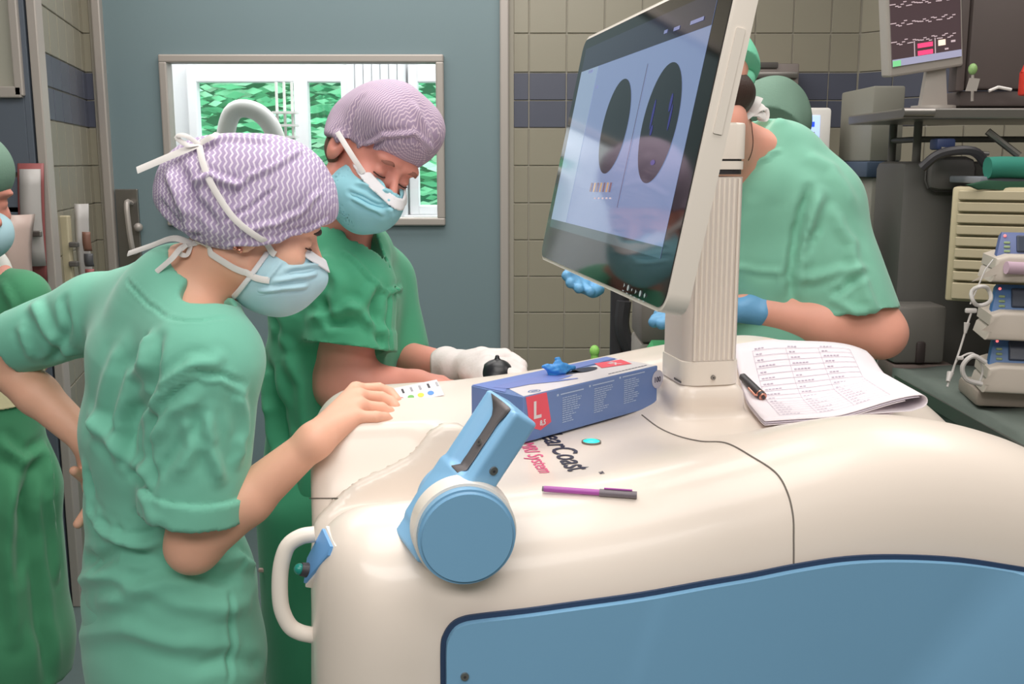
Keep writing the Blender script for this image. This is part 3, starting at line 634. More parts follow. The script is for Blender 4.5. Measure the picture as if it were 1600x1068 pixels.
def ring(c, r, n=20, sx=1): return [np.asarray(c) + [r * sx * math.cos(t), .004 * math.sin(3 * t), r * math.sin(t)] for t in np.linspace(0, 2 * math.pi, n)]
tag(Bm().tube(ring(P(1533, 462, 2.07), .02), .0042).tube([P(1516, 475, 2.07), P(1540, 420, 2.07), P(1552, 405, 2.07)], .0015).build('coiled_line', M['tubing'], smooth=True), 'small coil of clear infusion tubing hanging beside middle pump', 'tubing')
t_ = Bm().tube(spline([P(1518, 487, 2.07), P(1512, 505, 2.07), P(1500, 545, 2.07), P(1488, 580, 2.06), P(1480, 604, 2.05)], 5), .0022)
t_.box(P(1517, 485, 2.07), (.024, .008, .010), bevel=.003).cyl(P(1511, 504, 2.07), P(1508, 520, 2.07), .006, .003).cyl(P(1485, 582, 2.06), P(1481, 596, 2.05), .007, .004)
tag(t_.build('infusion_line', M['tubing'], smooth=True), 'thin infusion line with white connectors hanging left of the pumps', 'tubing')
t_ = Bm().tube(spline([P(1488, 582, 2.06), P(1496, 562, 2.06), P(1520, 552, 2.06), P(1535, 575, 2.06), P(1530, 600, 2.06)], 6), .0022)
t_.tube(spline([P(1534, 600, 2.05), P(1510, 592, 2.05), P(1504, 572, 2.05), P(1520, 556, 2.05), P(1540, 566, 2.05)], 6), .005).box(P(1500, 559, 2.055), (.014, .008, .008), bevel=.003)
tag(t_.build('corrugated_tube', M['tubing'], smooth=True), 'looped milky tube at the foot of the lowest pump', 'tubing')
# behind the screen: pole stand, grey unit, green cloth, lime cap
g = group('pole_stand', P(972, 560, 3.0), 'dark pole stand behind the touch screen', 'stand')
child_of(Bm().cyl((float(P(968, 500, 3)[0]), 3, .04), (float(P(968, 500, 3)[0]), 3, 1.5), .028).build('pole', M['black'], smooth=True), g)
child_of(Bm().tube(spline([P(975, 470, 2.96), P(972, 510, 2.96), P(984, 545, 2.96), P(1010, 600, 2.96)], 6), .022).build('cable_bundle', M['black'], smooth=True), g); bx('foot', 930, 1020, 1010, 1040, 3.0, .3, M['black'], g)
g = group('grey_unit', P(1015, 560, 2.75), 'grey equipment unit between screen and column', 'unit')
bx('housing', 1001, 470, 1062, 536, 2.6, .2, M['boxgrey'], g, .012); bx('plinth', 996, 536, 1050, 900, 2.62, .2, M['frame'], g, .01)
def drape_wedge():
    V = [P(1008, 546, 2.15), P(1018, 531, 2.2), P(1045, 531, 2.25), P(1075, 540, 2.2), P(1060, 570, 2.05), P(1028, 562, 2.05)]
    b = Bm(); lo = [b.b.verts.new(tuple(v - [0, 0, .25])) for v in V]; hi = [b.b.verts.new(tuple(v)) for v in V]; n = len(V)
    b.b.faces.new(hi); b.b.faces.new(lo[::-1])
    for i in range(n): b.b.faces.new((lo[i], lo[(i + 1) % n], hi[(i + 1) % n], hi[i]))
    return b
tag(drape_wedge().build('green_cloth', mat('bright_green_cloth', (72, 160, 104), .85)), 'bright green cloth corner beyond the glove box', 'cloth')
tag(Bm().sphere(P(929, 548, 2.2), .011, (1, 1, 1.2)).cyl(P(929, 552, 2.2), P(929, 552, 2.2) - [0, 0, .2], .008).build('lime_capped_tube', mat('lime_plastic', (158, 222, 112), .5), smooth=True), 'lime green capped tube standing beyond the glove box', 'tube')

# ================================================================ THE SCANNER CART
YAW = math.radians(11); A = np.array([math.cos(YAW), math.sin(YAW), 0]); B = np.array([-A[1], A[0], 0]); O = np.array([-.209, 1.0, 0]); BW = .76
cart = empty('scanner_cart', tuple(O)); cart.rotation_euler = (0, 0, YAW)
tag(cart, 'large ivory wheeled scanner cart with blue side panel, ridged top and handle', 'medical machine')
MO = Matrix.Translation(O) @ Matrix.Rotation(YAW, 4, 'Z')
def loc(p): q = np.asarray(p, float) - O; return np.array([q @ A, q @ B, q[2]])
def wld(a, b, z): return O + a * A + b * B + np.array([0, 0, z])
def onb(px, py, b): r = ray(px, py); c = np.array([0, 0, CH]); s = ((O + b * B - c) @ B) / (r @ B); return loc(c + r * s)
def dense(pts):
    q = spline([np.array(p) for p in pts], 10); return np.array([p[0] for p in q]), np.array([p[1] for p in q])
rnA, rnZ = dense([(-.1, 1.10), (0, 1.112), (.1, 1.12), (.25, 1.122), (.365, 1.132), (.49, 1.153), (.615, 1.178), (.70, 1.185), (.776, 1.178), (.86, 1.157), (.94, 1.124), (1.1, 1.035), (1.25, .92), (1.36, .80), (1.5, .62)])
rfA, rfZ = dense([(-.1, 1.10), (0, 1.115), (.08, 1.130), (.165, 1.134), (.25, 1.136), (.4, 1.150), (.6, 1.182), (.72, 1.195), (.8, 1.194), (.914, 1.165), (1.0, 1.127), (1.1, 1.068), (1.25, .95), (1.36, .82), (1.5, .64)])
vaA, vaZ = dense([(-.1, 1.115), (0, 1.12), (.2, 1.12), (.5, 1.12), (.75, 1.12), (.86, 1.108), (.94, 1.085), (1.1, 1.0), (1.25, .90), (1.36, .79), (1.5, .6)])
liA, liZ = dense([(-.06, .95), (0, 1.04), (.05, 1.092), (.10, 1.116), (.13, 1.132), (.155, 1.160), (.18, 1.170), (.21, 1.152), (.26, 1.06), (.4, 1.0)])
def ss(x, a, b): t = np.clip((x - a) / (b - a), 0, 1); return t * t * (3 - 2 * t)
def top_h(a, b):
    v = np.interp(a, vaA, vaZ); n_ = np.interp(a, rnA, rnZ); f_ = np.interp(a, rfA, rfZ)
    wn_ = 1 - ss(b, .12, .33 - .14 * ss(.45 - a, 0, .15)); wf = ss(b, .42, .62)
    z = v + (n_ - v) * wn_ + (f_ - v) * wf
    dep = (1 - ss(a, .13, .21)) * ss(b, .10, .20) * (1 - ss(b, .405, .465))
    floor_ = 1.12 - .055 - .04 * ss(b, .25, .30)
    return z + (np.minimum(floor_, z) - z) * dep
def cart_f(p):
    a, b, z = p[:, 0], p[:, 1], p[:, 2]
    rr = .075
    dt = (z - top_h(a, b)) * .85
    dn = -b; df = b - BW
    dl = -a + .012 * ss(z, .6, 1.0) - .012; dr = a - 1.26
    d = smax(dt, dn, .13); d = smax(d, df, .10); d = smax(d, dl, .07 + .0 * a); d = smax(d, dr, .2)
    # vertical near-left and far-left corners of the plan
    cn = (-(a - .055) - (b - .055)) * .7071 - .055 ; d = smax(d, cn - .0, .05)
    cf = (-(a - .055) + (b - BW + .055)) * .7071 - .055; d = smax(d, cf, .05)
    d = np.maximum(d, .16 - z)
    # lip behind the cradle
    lip = np.maximum(np.maximum(np.abs(b - .25) - .011, (z - np.interp(a, liA, liZ)) * .75), .85 - z)
    lip = np.maximum(lip, -(a - .006)); lip = np.maximum(lip, a - .30)
    d = smin(d, lip, .018)
    # hub boss for the cradle and collar of the column
    pe = rbox(p, (.600, .462, 1.12), (.056, .069, .052), .026); d = smin(d, pe, .014)
    return d
V, Fq = surfnet(cart_f, (-.06, -.06, .12), (1.5, .84, 1.24), .0075)
link('shell', npmesh('shell', V, Fq, M['plastic']), None, cart)
def hit(px, py, lift=0.0):
    "first point of the cart shell along the line of sight, in cart coordinates"
    r = nz(ray(px, py)); o = np.array([0, 0, CH]); dl_ = np.array([r @ A, r @ B, r[2]]); ol = loc(o); t = .5
    for i in range(160):
        d = float(cart_f(np.array([ol + dl_ * t], np.float32))[0])
        if d < .0004: break
        t += d * .7
        if t > 4: break
    q = ol + dl_ * t
    if lift:
        e = .003; gq = np.array([float(cart_f(np.array([q + np.eye(3)[i] * e], np.float32))[0] - cart_f(np.array([q - np.eye(3)[i] * e], np.float32))[0]) for i in range(3)]); return q + nz(gq) * lift, nz(gq)
    return q
def seam(pts, r=.0011, n=10):
    L = [hit(*q) for q in spline([np.array(p) for p in pts], n)]
    Bm().tube(L, r, seg=6).build('seam', M['seam'], cart)
seam([(1003, 648), (1030, 668), (1060, 681), (1095, 689), (1135, 692), (1175, 713), (1212, 738), (1230, 768), (1239, 805), (1240, 845), (1240, 884)])
seam([(484, 778), (500, 778), (528, 778)])
# blue side panel with its dark reveal
pl = [onb(*q, 0.0) for q in [(688, 1068), (688, 1010), (692, 990), (704, 972), (722, 962), (750, 957), (820, 949), (900, 938), (1000, 924), (1100, 906), (1170, 894), (1240, 880), (1320, 868), (1400, 865), (1500, 870), (1600, 885)]]
poly = [(q[0], q[2]) for q in pl]; poly = [tuple(v) for v in spline([np.array(q) for q in poly], 4)]
poly += [(.95, .975), (1.04, .93), (1.12, .86), (1.16, .78), (1.17, .68), (1.17, .24), (poly[0][0], .24)]
def inset(pl_, d):
    n = len(pl_); out = []
    for i in range(n):
        a = np.array(pl_[i - 1]); b = np.array(pl_[i]); c = np.array(pl_[(i + 1) % n]); t = nz((c - a)); nrm = np.array([t[1], -t[0]]); out.append(tuple(b + nrm * d))
    return out
mtp = Matrix(((1, 0, 0, 0), (0, 0, -1, 0), (0, 1, 0, 0), (0, 0, 0, 1)))   # poly (a,z) extruded towards -b
Bm().prism(poly, mtp, .0035).build('panel_reveal', M['bluedark'], cart)
Bm().prism(inset(poly, .0055), mtp, .012, .005, 3).build('side_panel', M['blue'], cart, smooth=True)
def screw(c, n, r, parent, name='screw'):
    c = np.array(c); n = nz(n); b = Bm(); b.cyl(c - n * .001, c + n * .0022, r, r * .9, seg=20); o = b.build(name, M['steel'], parent, smooth=True)
    s2 = Bm(); s2.cyl(c + n * .0018, c + n * .0026, r * .34, seg=6); s2.build('screw_socket', M['black'], o)
    return o
sc = onb(726, 1056, -.012); screw(sc, (0, -1, 0), .0048, cart)
# casters
for a_, b_ in ((.14, .12), (.14, BW - .12), (1.1, .12), (1.1, BW - .12)):
    w_ = Bm().cyl((a_, b_ - .018, .065), (a_, b_ + .018, .065), .065, seg=28).build('caster', M['black'], cart, smooth=True); Bm().box((a_, b_, .14), (.07, .06, .06), bevel=.01).build('caster_fork', M['steel'], w_)
# blue corner plate with green-tipped knob
q4 = [(509, 826), (522, 854), (518, 868), (480, 911), (485, 872)]
cen, nn = hit(504, 868, -.004)
Zn = nz(nn + np.array([-.06, 0, .0])); Xn = nz(np.cross([0, 0, 1.], Zn)); Yn = np.cross(Zn, Xn)
def on_plane(px, py):
    r = ray(px, py); dl_ = np.array([r @ A, r @ B, r[2]]); ol = loc([0, 0, CH]); s = ((cen - ol) @ Zn) / (dl_ @ Zn); return ol + dl_ * s
pts = [on_plane(*q) for q in q4]; p2 = [((p_ - cen) @ Xn, (p_ - cen) @ Yn) for p_ in pts]
if sum(p2[i][0] * p2[(i + 1) % 5][1] - p2[(i + 1) % 5][0] * p2[i][1] for i in range(5)) < 0: p2 = p2[::-1]
cm = np.mean(p2, 0); big = [tuple(cm + (np.array(v) - cm) * 1.13) for v in p2]
fm = frame(cen, Xn, Yn, Zn)
Bm().prism(big, fm @ Matrix.Translation((0, 0, -.014)), .0150, .002).build('corner_frame', M['plastic2'], cart, smooth=True)
Bm().prism(p2, fm, .0048, .0012).build('corner_plate', mat('cornflower_plate', (104, 160, 216), .4), cart, smooth=True)
kc = on_plane(486, 891) + Zn * .004; kn = nz(Zn * .8 + np.array([-.5, 0, .1]))
kb = Bm().cyl(kc, kc + kn * .008, .0085, .0075).build('knob', M['black'], cart, smooth=True); Bm().sphere(kc + kn * .0095, .0066).build('knob_tip', mat('teal_knob', (30, 132, 120), .3), kb, smooth=True)
# pull handle
hp = [onb(x, y, .11) for x, y in [(492, 834), (470, 838), (450, 852), (440, 880), (437, 915), (440, 950), (452, 976), (468, 987), (490, 992)]]
Bm().tube(spline(hp, 6), .0092, seg=16).build('handle', M['plastic2'], cart, smooth=True)
# cradle: hub cap disc and blue holder
Bm().cyl((.162, .022, 1.117), (.162, -.006, 1.117), .0560, .0545, seg=64).build('hub_ring', M['plastic2'], cart, smooth=True)
db_ = Bm().cyl((.162, 0, 1.117), (.162, -.021, 1.117), .0515, seg=72).b
bmesh.ops.bevel(db_, geom=[e for e in db_.edges if all(v.co.y < -.02 for v in e.verts)], offset=.004, segments=3, affect='EDGES')
bb = Bm(); bb.b.free(); bb.b = db_; bb.build('hub_cap', M['blue'], cart, smooth=True)
Ld = np.array([.56, 0, .829]); N0_ = np.array([-.829, 0, .56]); al = math.radians(21); Bd = np.array([0, 1., 0]) * math.cos(al) + N0_ * math.sin(al); Nd = N0_ * math.cos(al) - np.array([0, 1., 0]) * math.sin(al); P1 = np.array([.217, 0, 1.244])
Rh = np.stack([Ld, Bd, Nd], 1)
def holder_f(p):
    q = (p - P1.astype(np.float32)) @ Rh.astype(np.float32)     # x along L (0 = top end), y = b, z = N (0 = top face)
    d = rbox(q, (-.095, .033, -.0175), (.095, .033, .0175), .004)
    # upper end is cut back on the near side
    d = smax(d, 1.082 - p[:, 2], .004); d = smax(d, -rc(q, (.02, .036, .0215), (-.116, .033, .0075), .0345, .0180), .004)
    # rounded foot
    foot = np.sqrt((p[:, 0] - .165) ** 2 + (p[:, 2] - 1.119) ** 2) - .044
    d = smin(d, rbox(q, (-.128, .036, -.019), (.042, .036, .020), .008), .004); d = smin(d, smax(smax(foot, 1.082 - p[:, 2], .004), np.abs(p[:, 1] - .066) - .042, .006), .012); d = np.maximum(d, 1.082 - p[:, 2])
    return d
V, Fq = surfnet(holder_f, (.09, -.02, 1.05), (.29, .17, 1.29), .0022)
holder = link('cradle', npmesh('cradle', V, Fq, M['bluelite']), None, cart)
sV = []; sF = []; ns = 14
for i in range(ns + 1):
    x = -.002 - i * .088 / ns; hw = .0076 + .015 * max(0, 1 - i / 3.5) ** 1.4
    q_row = []
    for j, s_ in enumerate((-1, -.33, .33, 1)):
        y = .0355 - .002 * i / ns + s_ * hw; z0 = -.06
        zz = np.linspace(.0, -.034, 60); pp = np.array([P1 + Ld * x + Bd * y + Nd * z_ for z_ in zz], np.float32); dv = holder_f(pp); k = int(np.argmax(dv < 0)) if (dv < 0).any() else 59
        q_row.append(P1 + Ld * x + Bd * y + Nd * (zz[k] + .0016))
    sV += q_row
for i in range(ns):
    for j in range(3): a = i * 4 + j; sF.append((a, a + 1, a + 5, a + 4))
st_o = link('grip_strip', mesh_from('grip_strip', sV, sF, M['steeldark'], True), None, holder); md = st_o.modifiers.new('s', 'SOLIDIFY'); md.thickness = .0012; md.offset = 0
screw(P1 + Ld * -.052 + Bd * .0345 + Nd * -.0095, Nd, .0040, holder); screw(P1 + Ld * -.066 + Bd * .0002 + Nd * -.018, -Bd, .0052, holder)
# column, monitor arm
def rrect(hx, hy, r, n=5):
    out = []
    for cx, cy, a0 in ((hx - r, hy - r, 0), (-hx + r, hy - r, 90), (-hx + r, -hy + r, 180), (hx - r, -hy + r, 270)):
        for k in range(n + 1): t = math.radians(a0 + 90 * k / n); out.append((cx + r * math.cos(t), cy + r * math.sin(t)))
    return out
cx, cy = .600, .462; ROT = Matrix.Rotation(math.radians(0), 4, 'Z')
colm = Bm().prism(rrect(.044, .056, .022), Matrix.Translation((cx, cy, 1.205)) @ ROT, .275).build('column', mat('warm_grey_column', (214, 205, 198), .4), cart, smooth=True)
Bm().prism(rrect(.046, .058, .023), Matrix.Translation((cx, cy, 1.17)) @ ROT, .036, .002).build('column_collar', M['plastic2'], colm, smooth=True)
for k in range(9):
    x = cx - .030 + k * .0078; Bm().cyl((x, cy - .0555, 1.208), (x, cy - .0555, 1.478), .0022, seg=8).build('rib', M['plastic2'], colm, smooth=True)
screw((cx + .0, cy - .0585, 1.182), (0, -1, 0), .004, colm)
hd_ = Bm().prism(rrect(.042, .054, .022), Matrix.Translation((cx, cy, 1.484)) @ ROT, .008).build('column_gap', M['black'], colm)
Bm().prism(rrect(.044, .056, .022), Matrix.Translation((cx, cy, 1.491)) @ ROT, .012, .001).build('column_band', M['plastic2'], colm, smooth=True)
Bm().prism(rrect(.042, .054, .022), Matrix.Translation((cx, cy, 1.501)) @ ROT, .006).build('column_gap', M['black'], colm)
Bm().prism(rrect(.045, .057, .022), Matrix.Translation((cx, cy, 1.506)) @ ROT, .052, .004).build('column_head', M['plastic2'], colm, smooth=True)
lbl = Bm().box((cx - .0475, cy - .035, 1.175), (.0008, .03, .003)).build('warning_mark', M['darkgrey'], colm)
# touch screen
mW = np.array([.1713, -.9852, 0.]); n0 = np.cross(mW, [0, 0, 1.]); til = .2022
mU = np.array([0, 0, 1.]) * math.cos(til) - n0 * math.sin(til); mN = np.cross(mW, mU); mN = mN if mN @ n0 > 0 else -mN
mC = np.array([.1300, 1.3, 1.520]); mw, mh = .614, .339
def to_local_m(): return MO.inverted()
FM = MO.inverted() @ frame(mC, mW, mU, mN)
def scr(px, py):
    r = ray(px, py); c = np.array([0, 0, CH]); s = ((mC - c) @ mN) / (r @ mN); q = c + r * s - mC; return (float(q @ mW), float(q @ mU))
Bm().prism(rrect(mw / 2, mh / 2, .022, 8), FM @ Matrix.Translation((0, 0, -.023)), .023, .0015).build('screen_housing', M['plastic2'], cart, smooth=True)
hs = cart.children[-1]
sh = bpy.data.objects['screen_housing']
glass_m = mat('black_screen_glass', (14, 15, 17), .06, spec=.7)
Bm().prism(rrect(mw / 2 - .0045, mh / 2 - .0045, .018, 8), FM @ Matrix.Translation((0, 0, -.001)), .0022).build('screen_glass', glass_m, sh)
Bm().prism(rrect(mw / 2 - .08, mh / 2 - .06, .03, 6), FM @ Matrix.Translation((0, 0, -.052)), .024).build('screen_back', M['plastic2'], sh, smooth=True)
Bm().prism(rrect(.0045, .05, .001, 2), FM @ Matrix.Translation((mw / 2 + .0002, .06, -.012)) @ Matrix.Rotation(math.pi / 2, 4, 'Y'), .0012).build('side_hatch', M['plastic2'], sh)
ca = np.array(FM.translation) ; 
Bm().tube([tuple(FM @ Vector((-.08, -.02, -.045))), (cx - .03, cy, 1.535)], .020, seg=16).build('screen_arm', M['plastic2'], cart, smooth=True)
def scrm(name, c, e=None, s=.8, rough=.07): return mat(name, c, rough, spec=.7, emit=e or c, estr=s)
sx0, sx1, sy0, sy1 = -.277, .262, -.118, .150
def flat_poly(name, pts, lay, m, parent):
    me = mesh_from(name, [(x, y, 0) for x, y in pts], [tuple(range(len(pts)))], m); me.transform(FM @ Matrix.Translation((0, 0, .0014 + lay * .00025))); return link(name, me, None, parent)
disp_bg = scrm('screen_pale_blue', (40, 48, 60), (140, 158, 200), .62)
dsp = flat_poly('display', [(sx0, sy0), (sx1, sy0), (sx1, sy1), (sx0, sy1)], 0, disp_bg, sh)
flat_poly('display_header', [(sx0, sy1 - .034), (sx1, sy1 - .034), (sx1, sy1), (sx0, sy1)], 1, scrm('screen_header', (14, 16, 26), (44, 46, 66), .6), sh)
flat_poly('display_footer', [(sx0, sy0), (sx1, sy0), (sx1, sy0 + .012), (sx0, sy0 + .012)], 1, scrm('screen_footer', (14, 20, 22), (60, 84, 92), .6), sh)
flat_poly('display_side', [(sx0, sy0 + .012), (sx0 + .10, sy0 + .012), (sx0 + .10, sy1 - .034), (sx0, sy1 - .034)], 1, scrm('screen_side', (60, 68, 76), (150, 170, 200), .66), sh)
def ellp(px0, px1, top, bot, n=40):
    c = scr((px0 + px1) / 2, (top + bot) / 2); return c
dark_e = scrm('screen_dark_image', (12, 14, 18), (24, 30, 40), .5)
for (cpx, cpy, rx_, ry_) in ((962, 198, .060, .060), (1032, 193, .062, .066)):
    c = scr(cpx, cpy); flat_poly('scan_image', [(c[0] + rx_ * math.cos(t), c[1] + ry_ * math.sin(t)) for t in np.linspace(0, 2 * math.pi, 48, endpoint=False)], 2, dark_e, sh)
c = scr(1037, 180); bl = scrm('screen_blue_glow', (16, 16, 50), (54, 50, 140), .6)
for dx, dy, w_, h_ in ((-.034, .002, .0035, .017), (-.027, -.016, .004, .006), (.022, .012, .004, .010), (.030, -.004, .003, .014), (.004, -.052, .008, .003)):
    flat_poly('blue_spot', [(c[0] + dx + w_ * math.cos(t), c[1] + dy + h_ * math.sin(t)) for t in np.linspace(0, 6.28, 20, endpoint=False)], 3, bl, sh)
a_ = scr(1015, 100); b_ = scr(968, 325)
flat_poly('divider_line', [(a_[0] - .0012, b_[1]), (a_[0] + .0012, b_[1]), (a_[0] + .0012, a_[1]), (a_[0] - .0012, a_[1])], 3, scrm('screen_line', (40, 34, 50), (86, 74, 104), .6), sh)
for k in range(7):
    c = scr(926 + k * 5, 293); flat_poly('menu_icon', [(c[0] - .0045, c[1] - .006), (c[0] + .0045, c[1] - .006), (c[0] + .0045, c[1] + .006), (c[0] - .0045, c[1] + .006)], 3, scrm('screen_icon_brown' + str(k % 2), ((110, 86, 96), (170, 140, 110))[k % 2], None, .6), sh)
for k in range(5):
    c = scr(932 + k * 6, 310); flat_poly('menu_label', [(c[0] - .004, c[1] - .001), (c[0] + .004, c[1] - .001), (c[0] + .004, c[1] + .001), (c[0] - .004, c[1] + .001)], 3, wh, sh)
for (x, y, w_) in ((1043, 50, .006), (1060, 45, .010), (1092, 33, .02), (925, 112, .012), (934, 136, .006)):
    c = scr(x, y); flat_poly('header_mark', [(c[0] - w_, c[1] - .002), (c[0] + w_, c[1] - .002), (c[0] + w_, c[1] + .002), (c[0] - w_, c[1] + .002)], 3, scrm('screen_mark', (90, 96, 130), (120, 126, 170), .7), sh)
icw = scrm('white_bezel_icon', (150, 160, 160), (150, 165, 165), .35)
for k, (x, y) in enumerate(((978, 446), (984, 450), (990, 453), (996, 456), (1003, 459), (1010, 462))):
    c = scr(x, y); r_ = (.003, .0035, .002, .003, .0035, .003)[k]; n_ = (3, 12, 4, 3, 12, 4)[k]
    flat_poly('bezel_icon', [(c[0] + r_ * math.cos(t), c[1] + r_ * math.sin(t)) for t in np.linspace(0, 6.283, n_, endpoint=False)], 3, icw, sh)
    flat_poly('bezel_icon_bar', [(c[0] - .003, c[1] - .0065), (c[0] + .003, c[1] - .0065), (c[0] + .003, c[1] - .0055), (c[0] - .003, c[1] - .0055)], 3, icw, sh)
# lettering and status light on the top
def topz(a, b): return float(top_h(np.array([a]), np.array([b]))[0])
def lettering(s, a, b, size, m, ang=0, bold=0):
    mt_ = Matrix.Translation((a, b, 0)) @ Matrix.Rotation(math.radians(-90 + ang), 4, 'Z'); o = text_mesh('lettering', s, size, mt_, m, cart, bold)
    me = o.data; co = np.zeros(len(me.vertices) * 3, np.float32); me.vertices.foreach_get('co', co); co = co.reshape(-1, 3); off = co[:, 2].copy(); z = np.full(len(co), 1.14, np.float32)
    for _ in range(25): q = co.copy(); q[:, 2] = z; z = z - cart_f(q)
    co[:, 2] = z + off + .0009; me.vertices.foreach_set('co', co.ravel()); me.update(); return o
lettering('ClearCoast', .322, .392, .048, mat('navy_print', (44, 44, 64), .5), -1, .0005)
lettering('™', .342, .140, .014, mat('navy_print_small', (60, 60, 80), .5), -1)
lettering('MRI System', .284, .316, .030, mat('magenta_print', (226, 96, 140), .5), -1)
led, ln = hit(924, 691, .001)
Bm().sphere(tuple(led), .0125, (1, 1, .28)).build('status_light', M['greenled'], cart, smooth=True)
Bm().cyl(tuple(led - ln * .002), tuple(led + ln * .0012), .0135, seg=28).build('light_bezel', M['seam'], cart)

# ================================================================ THINGS ON THE CART
# glove box
bF = PZ(818, 692, 1.123); bd = np.array([.6991, .7150, 0]); bn = np.array([-.7150, .6991, 0]); bL, bWd, bH = .304, .104, .065
gb = empty('glove_box', tuple(bF)); gb.rotation_euler = (0, 0, math.atan2(bd[1], bd[0]))
tag(gb, 'blue and white cardboard glove box with red size L label on cart top', 'box')
M['cardblue'] = mat('printed_blue_card', (104, 132, 188), .3); M['cardblue2'] = mat('printed_periwinkle_card', (118, 140, 210), .3); M['cardwhite'] = mat('printed_white_card', (230, 224, 228), .3); M['cardred'] = mat('printed_red', (240, 84, 104), .35); M['cardink'] = mat('printed_ink', (70, 72, 96), .5)
Bm().box((bL / 2, bWd / 2, bH / 2), (bL, bWd, bH), bevel=.0012, seg=1).build('carton', M['cardblue'], gb)
def box_top(px, py): q = PZ(px, py, 1.123 + bH) - bF; return (min(max(float(q @ bd), .001), bL - .001), min(max(float(q @ bn), .001), bWd - .001))
def box_front(px, py):
    r = ray(px, py); c = np.array([0, 0, CH]); s = ((bF - c) @ bn) / (r @ bn); q = c + r * s - bF; return (float(q @ bd), float(q[2]))
def top_poly(name, pts, lay, m): return link(name, mesh_from(name, [(x, y, bH + .0003 * lay) for x, y in pts], [tuple(range(len(pts)))], m), None, gb)
def front_poly(name, pts, lay, m): return link(name, mesh_from(name, [(x, -.0003 * lay, z) for x, z in pts], [tuple(range(len(pts)))], m), None, gb)
top_poly('top_print', [(.001, .001), (bL - .001, .001), (bL - .001, bWd * .75), (.18, bWd * .62), (.11, bWd * .6), (.05, bWd * .62), (.02, bWd * .45)], 1, M['cardwhite'])
top_poly('top_band', [(.001, bWd * .35), (.02, bWd * .5), (.05, bWd * .66), (.11, bWd * .64), (.2, bWd * .72), (bL - .001, bWd * .8), (bL - .001, bWd - .001), (.001, bWd - .001)], 2, M['cardblue2'])
gl = [(.01, .07), (.02, .048), (.06, .046), (.105, .030), (.14, .0225), (.142, .0265), (.112, .038), (.14, .041), (.155, .046), (.14, .051), (.16, .057), (.155, .064), (.13, .065), (.11, .074), (.07, .076), (.03, .074)]
top_poly('printed_glove', gl, 3, mat('printed_glove_blue', (122, 138, 206), .35))
top_poly('printed_label', [(.225, .048), (.285, .036), (.300, .070), (.245, .080)], 3, M['cardred'])
text_mesh('label_text', 'XL', .02, Matrix.Translation((.272, .046, bH + .0012)) @ Matrix.Rotation(math.radians(88), 4, 'Z'), M['cardwhite'], gb, .0006)
ib = Bm()
for k in range(12): ib.box((.20 + k * .008, .012, bH + .0009), (.006, .002, .0002))
ib.build('small_print', M['cardink'], gb)
ov = [(.195 + .028 * math.cos(t), .058 + .012 * math.sin(t)) for t in np.linspace(0, 6.283, 28, endpoint=False)]
top_poly('dispensing_hole', ov, 4, mat('dark_navy_hole', (34, 44, 66), .7))
top_poly('torn_slot', [(.150, .054), (.178, .050), (.182, .064), (.155, .066)], 4, mat('dark_navy_slot', (44, 58, 84), .7))
lg = Bm()
for r0, r1 in ((.0085, .0072),):
    t = np.linspace(0, 2 * math.pi, 25)
    for i in range(24): lg.quad((.034 + r0 * 1.3 * math.cos(t[i]), .012 + r0 * .8 * math.sin(t[i]), bH + .0008), (.034 + r0 * 1.3 * math.cos(t[i + 1]), .012 + r0 * .8 * math.sin(t[i + 1]), bH + .0008), (.034 + r1 * 1.3 * math.cos(t[i + 1]), .012 + r1 * .7 * math.sin(t[i + 1]), bH + .0008), (.034 + r1 * 1.3 * math.cos(t[i]), .012 + r1 * .7 * math.sin(t[i]), bH + .0008))
lg.box((.034, .012, bH + .0008), (.012, .002, .0002)); lg.build('oval_emblem', M['cardblue'], gb)
lab = [(.004, bH - .001), (.046, bH - .001), (.056, .020), (.034, .012), (.012, .020)]
front_poly('size_label', lab, 1, M['cardred'])
text_mesh('size_letter', 'L', .034, Matrix.Translation((.018, -.0008, .031)) @ Matrix.Rotation(math.pi / 2, 4, 'X'), M['cardwhite'], gb, .0008)
text_mesh('size_number', '8,5', .010, Matrix.Translation((.032, -.0008, .0190)) @ Matrix.Rotation(math.pi / 2, 4, 'X'), M['cardwhite'], gb, .0003)
tx = Bm(); rr_ = random.Random(4)
for cx0, wmax, top in ((.075, .05, .056), (.145, .05, .058), (.215, .055, .060)):
    tx.box((cx0 + wmax / 2, -.0005, top), (wmax, .0002, .0016)); tx.box((cx0 - .006, -.0005, top), (.004, .0002, .003))
    for k in range(12):
        w_ = wmax * rr_.uniform(.55, .95) * (1 - .03 * k); x0 = cx0 + .004; z_ = top - .006 - k * .0032
        if z_ < .008: break
        while w_ > .003: s_ = min(w_, rr_.uniform(.004, .011)); tx.box((x0 + s_ / 2 - .0005, -.0005, z_), (s_ - .0012, .0002, .0012)); x0 += s_; w_ -= s_
tx.build('printed_text', mat('pale_blue_print', (176, 196, 226), .5), gb)
cc_ = box_front(1027, 592); cc_ = (min(cc_[0], bL + .004), cc_[1])
Bm().cyl((cc_[0], -.0004, cc_[1]), (cc_[0], -.0010, cc_[1]), .0145, seg=32).build('count_badge', mat('grey_badge', (196, 196, 212), .5), gb)
text_mesh('count_text', '100', .012, Matrix.Translation((cc_[0] - .0105, -.0015, cc_[1] - .0042)) @ Matrix.Rotation(math.pi / 2, 4, 'X'), M['cardink'], gb, .0002)
def tuft_f(p):
    d = ell(p, (0, 0, .006), (.020, .013, .014)); d = smin(d, rc(p, (.01, .002, .01), (.034, -.004, .006), .009, .005), .008); d = smin(d, rc(p, (-.01, -.004, .01), (-.022, .006, .016), .009, .006), .008)
    d = smin(d, rc(p, (0, 0, .012), (.004, .004, .026), .009, .006), .006); return np.maximum(d, -p[:, 2] - .002)
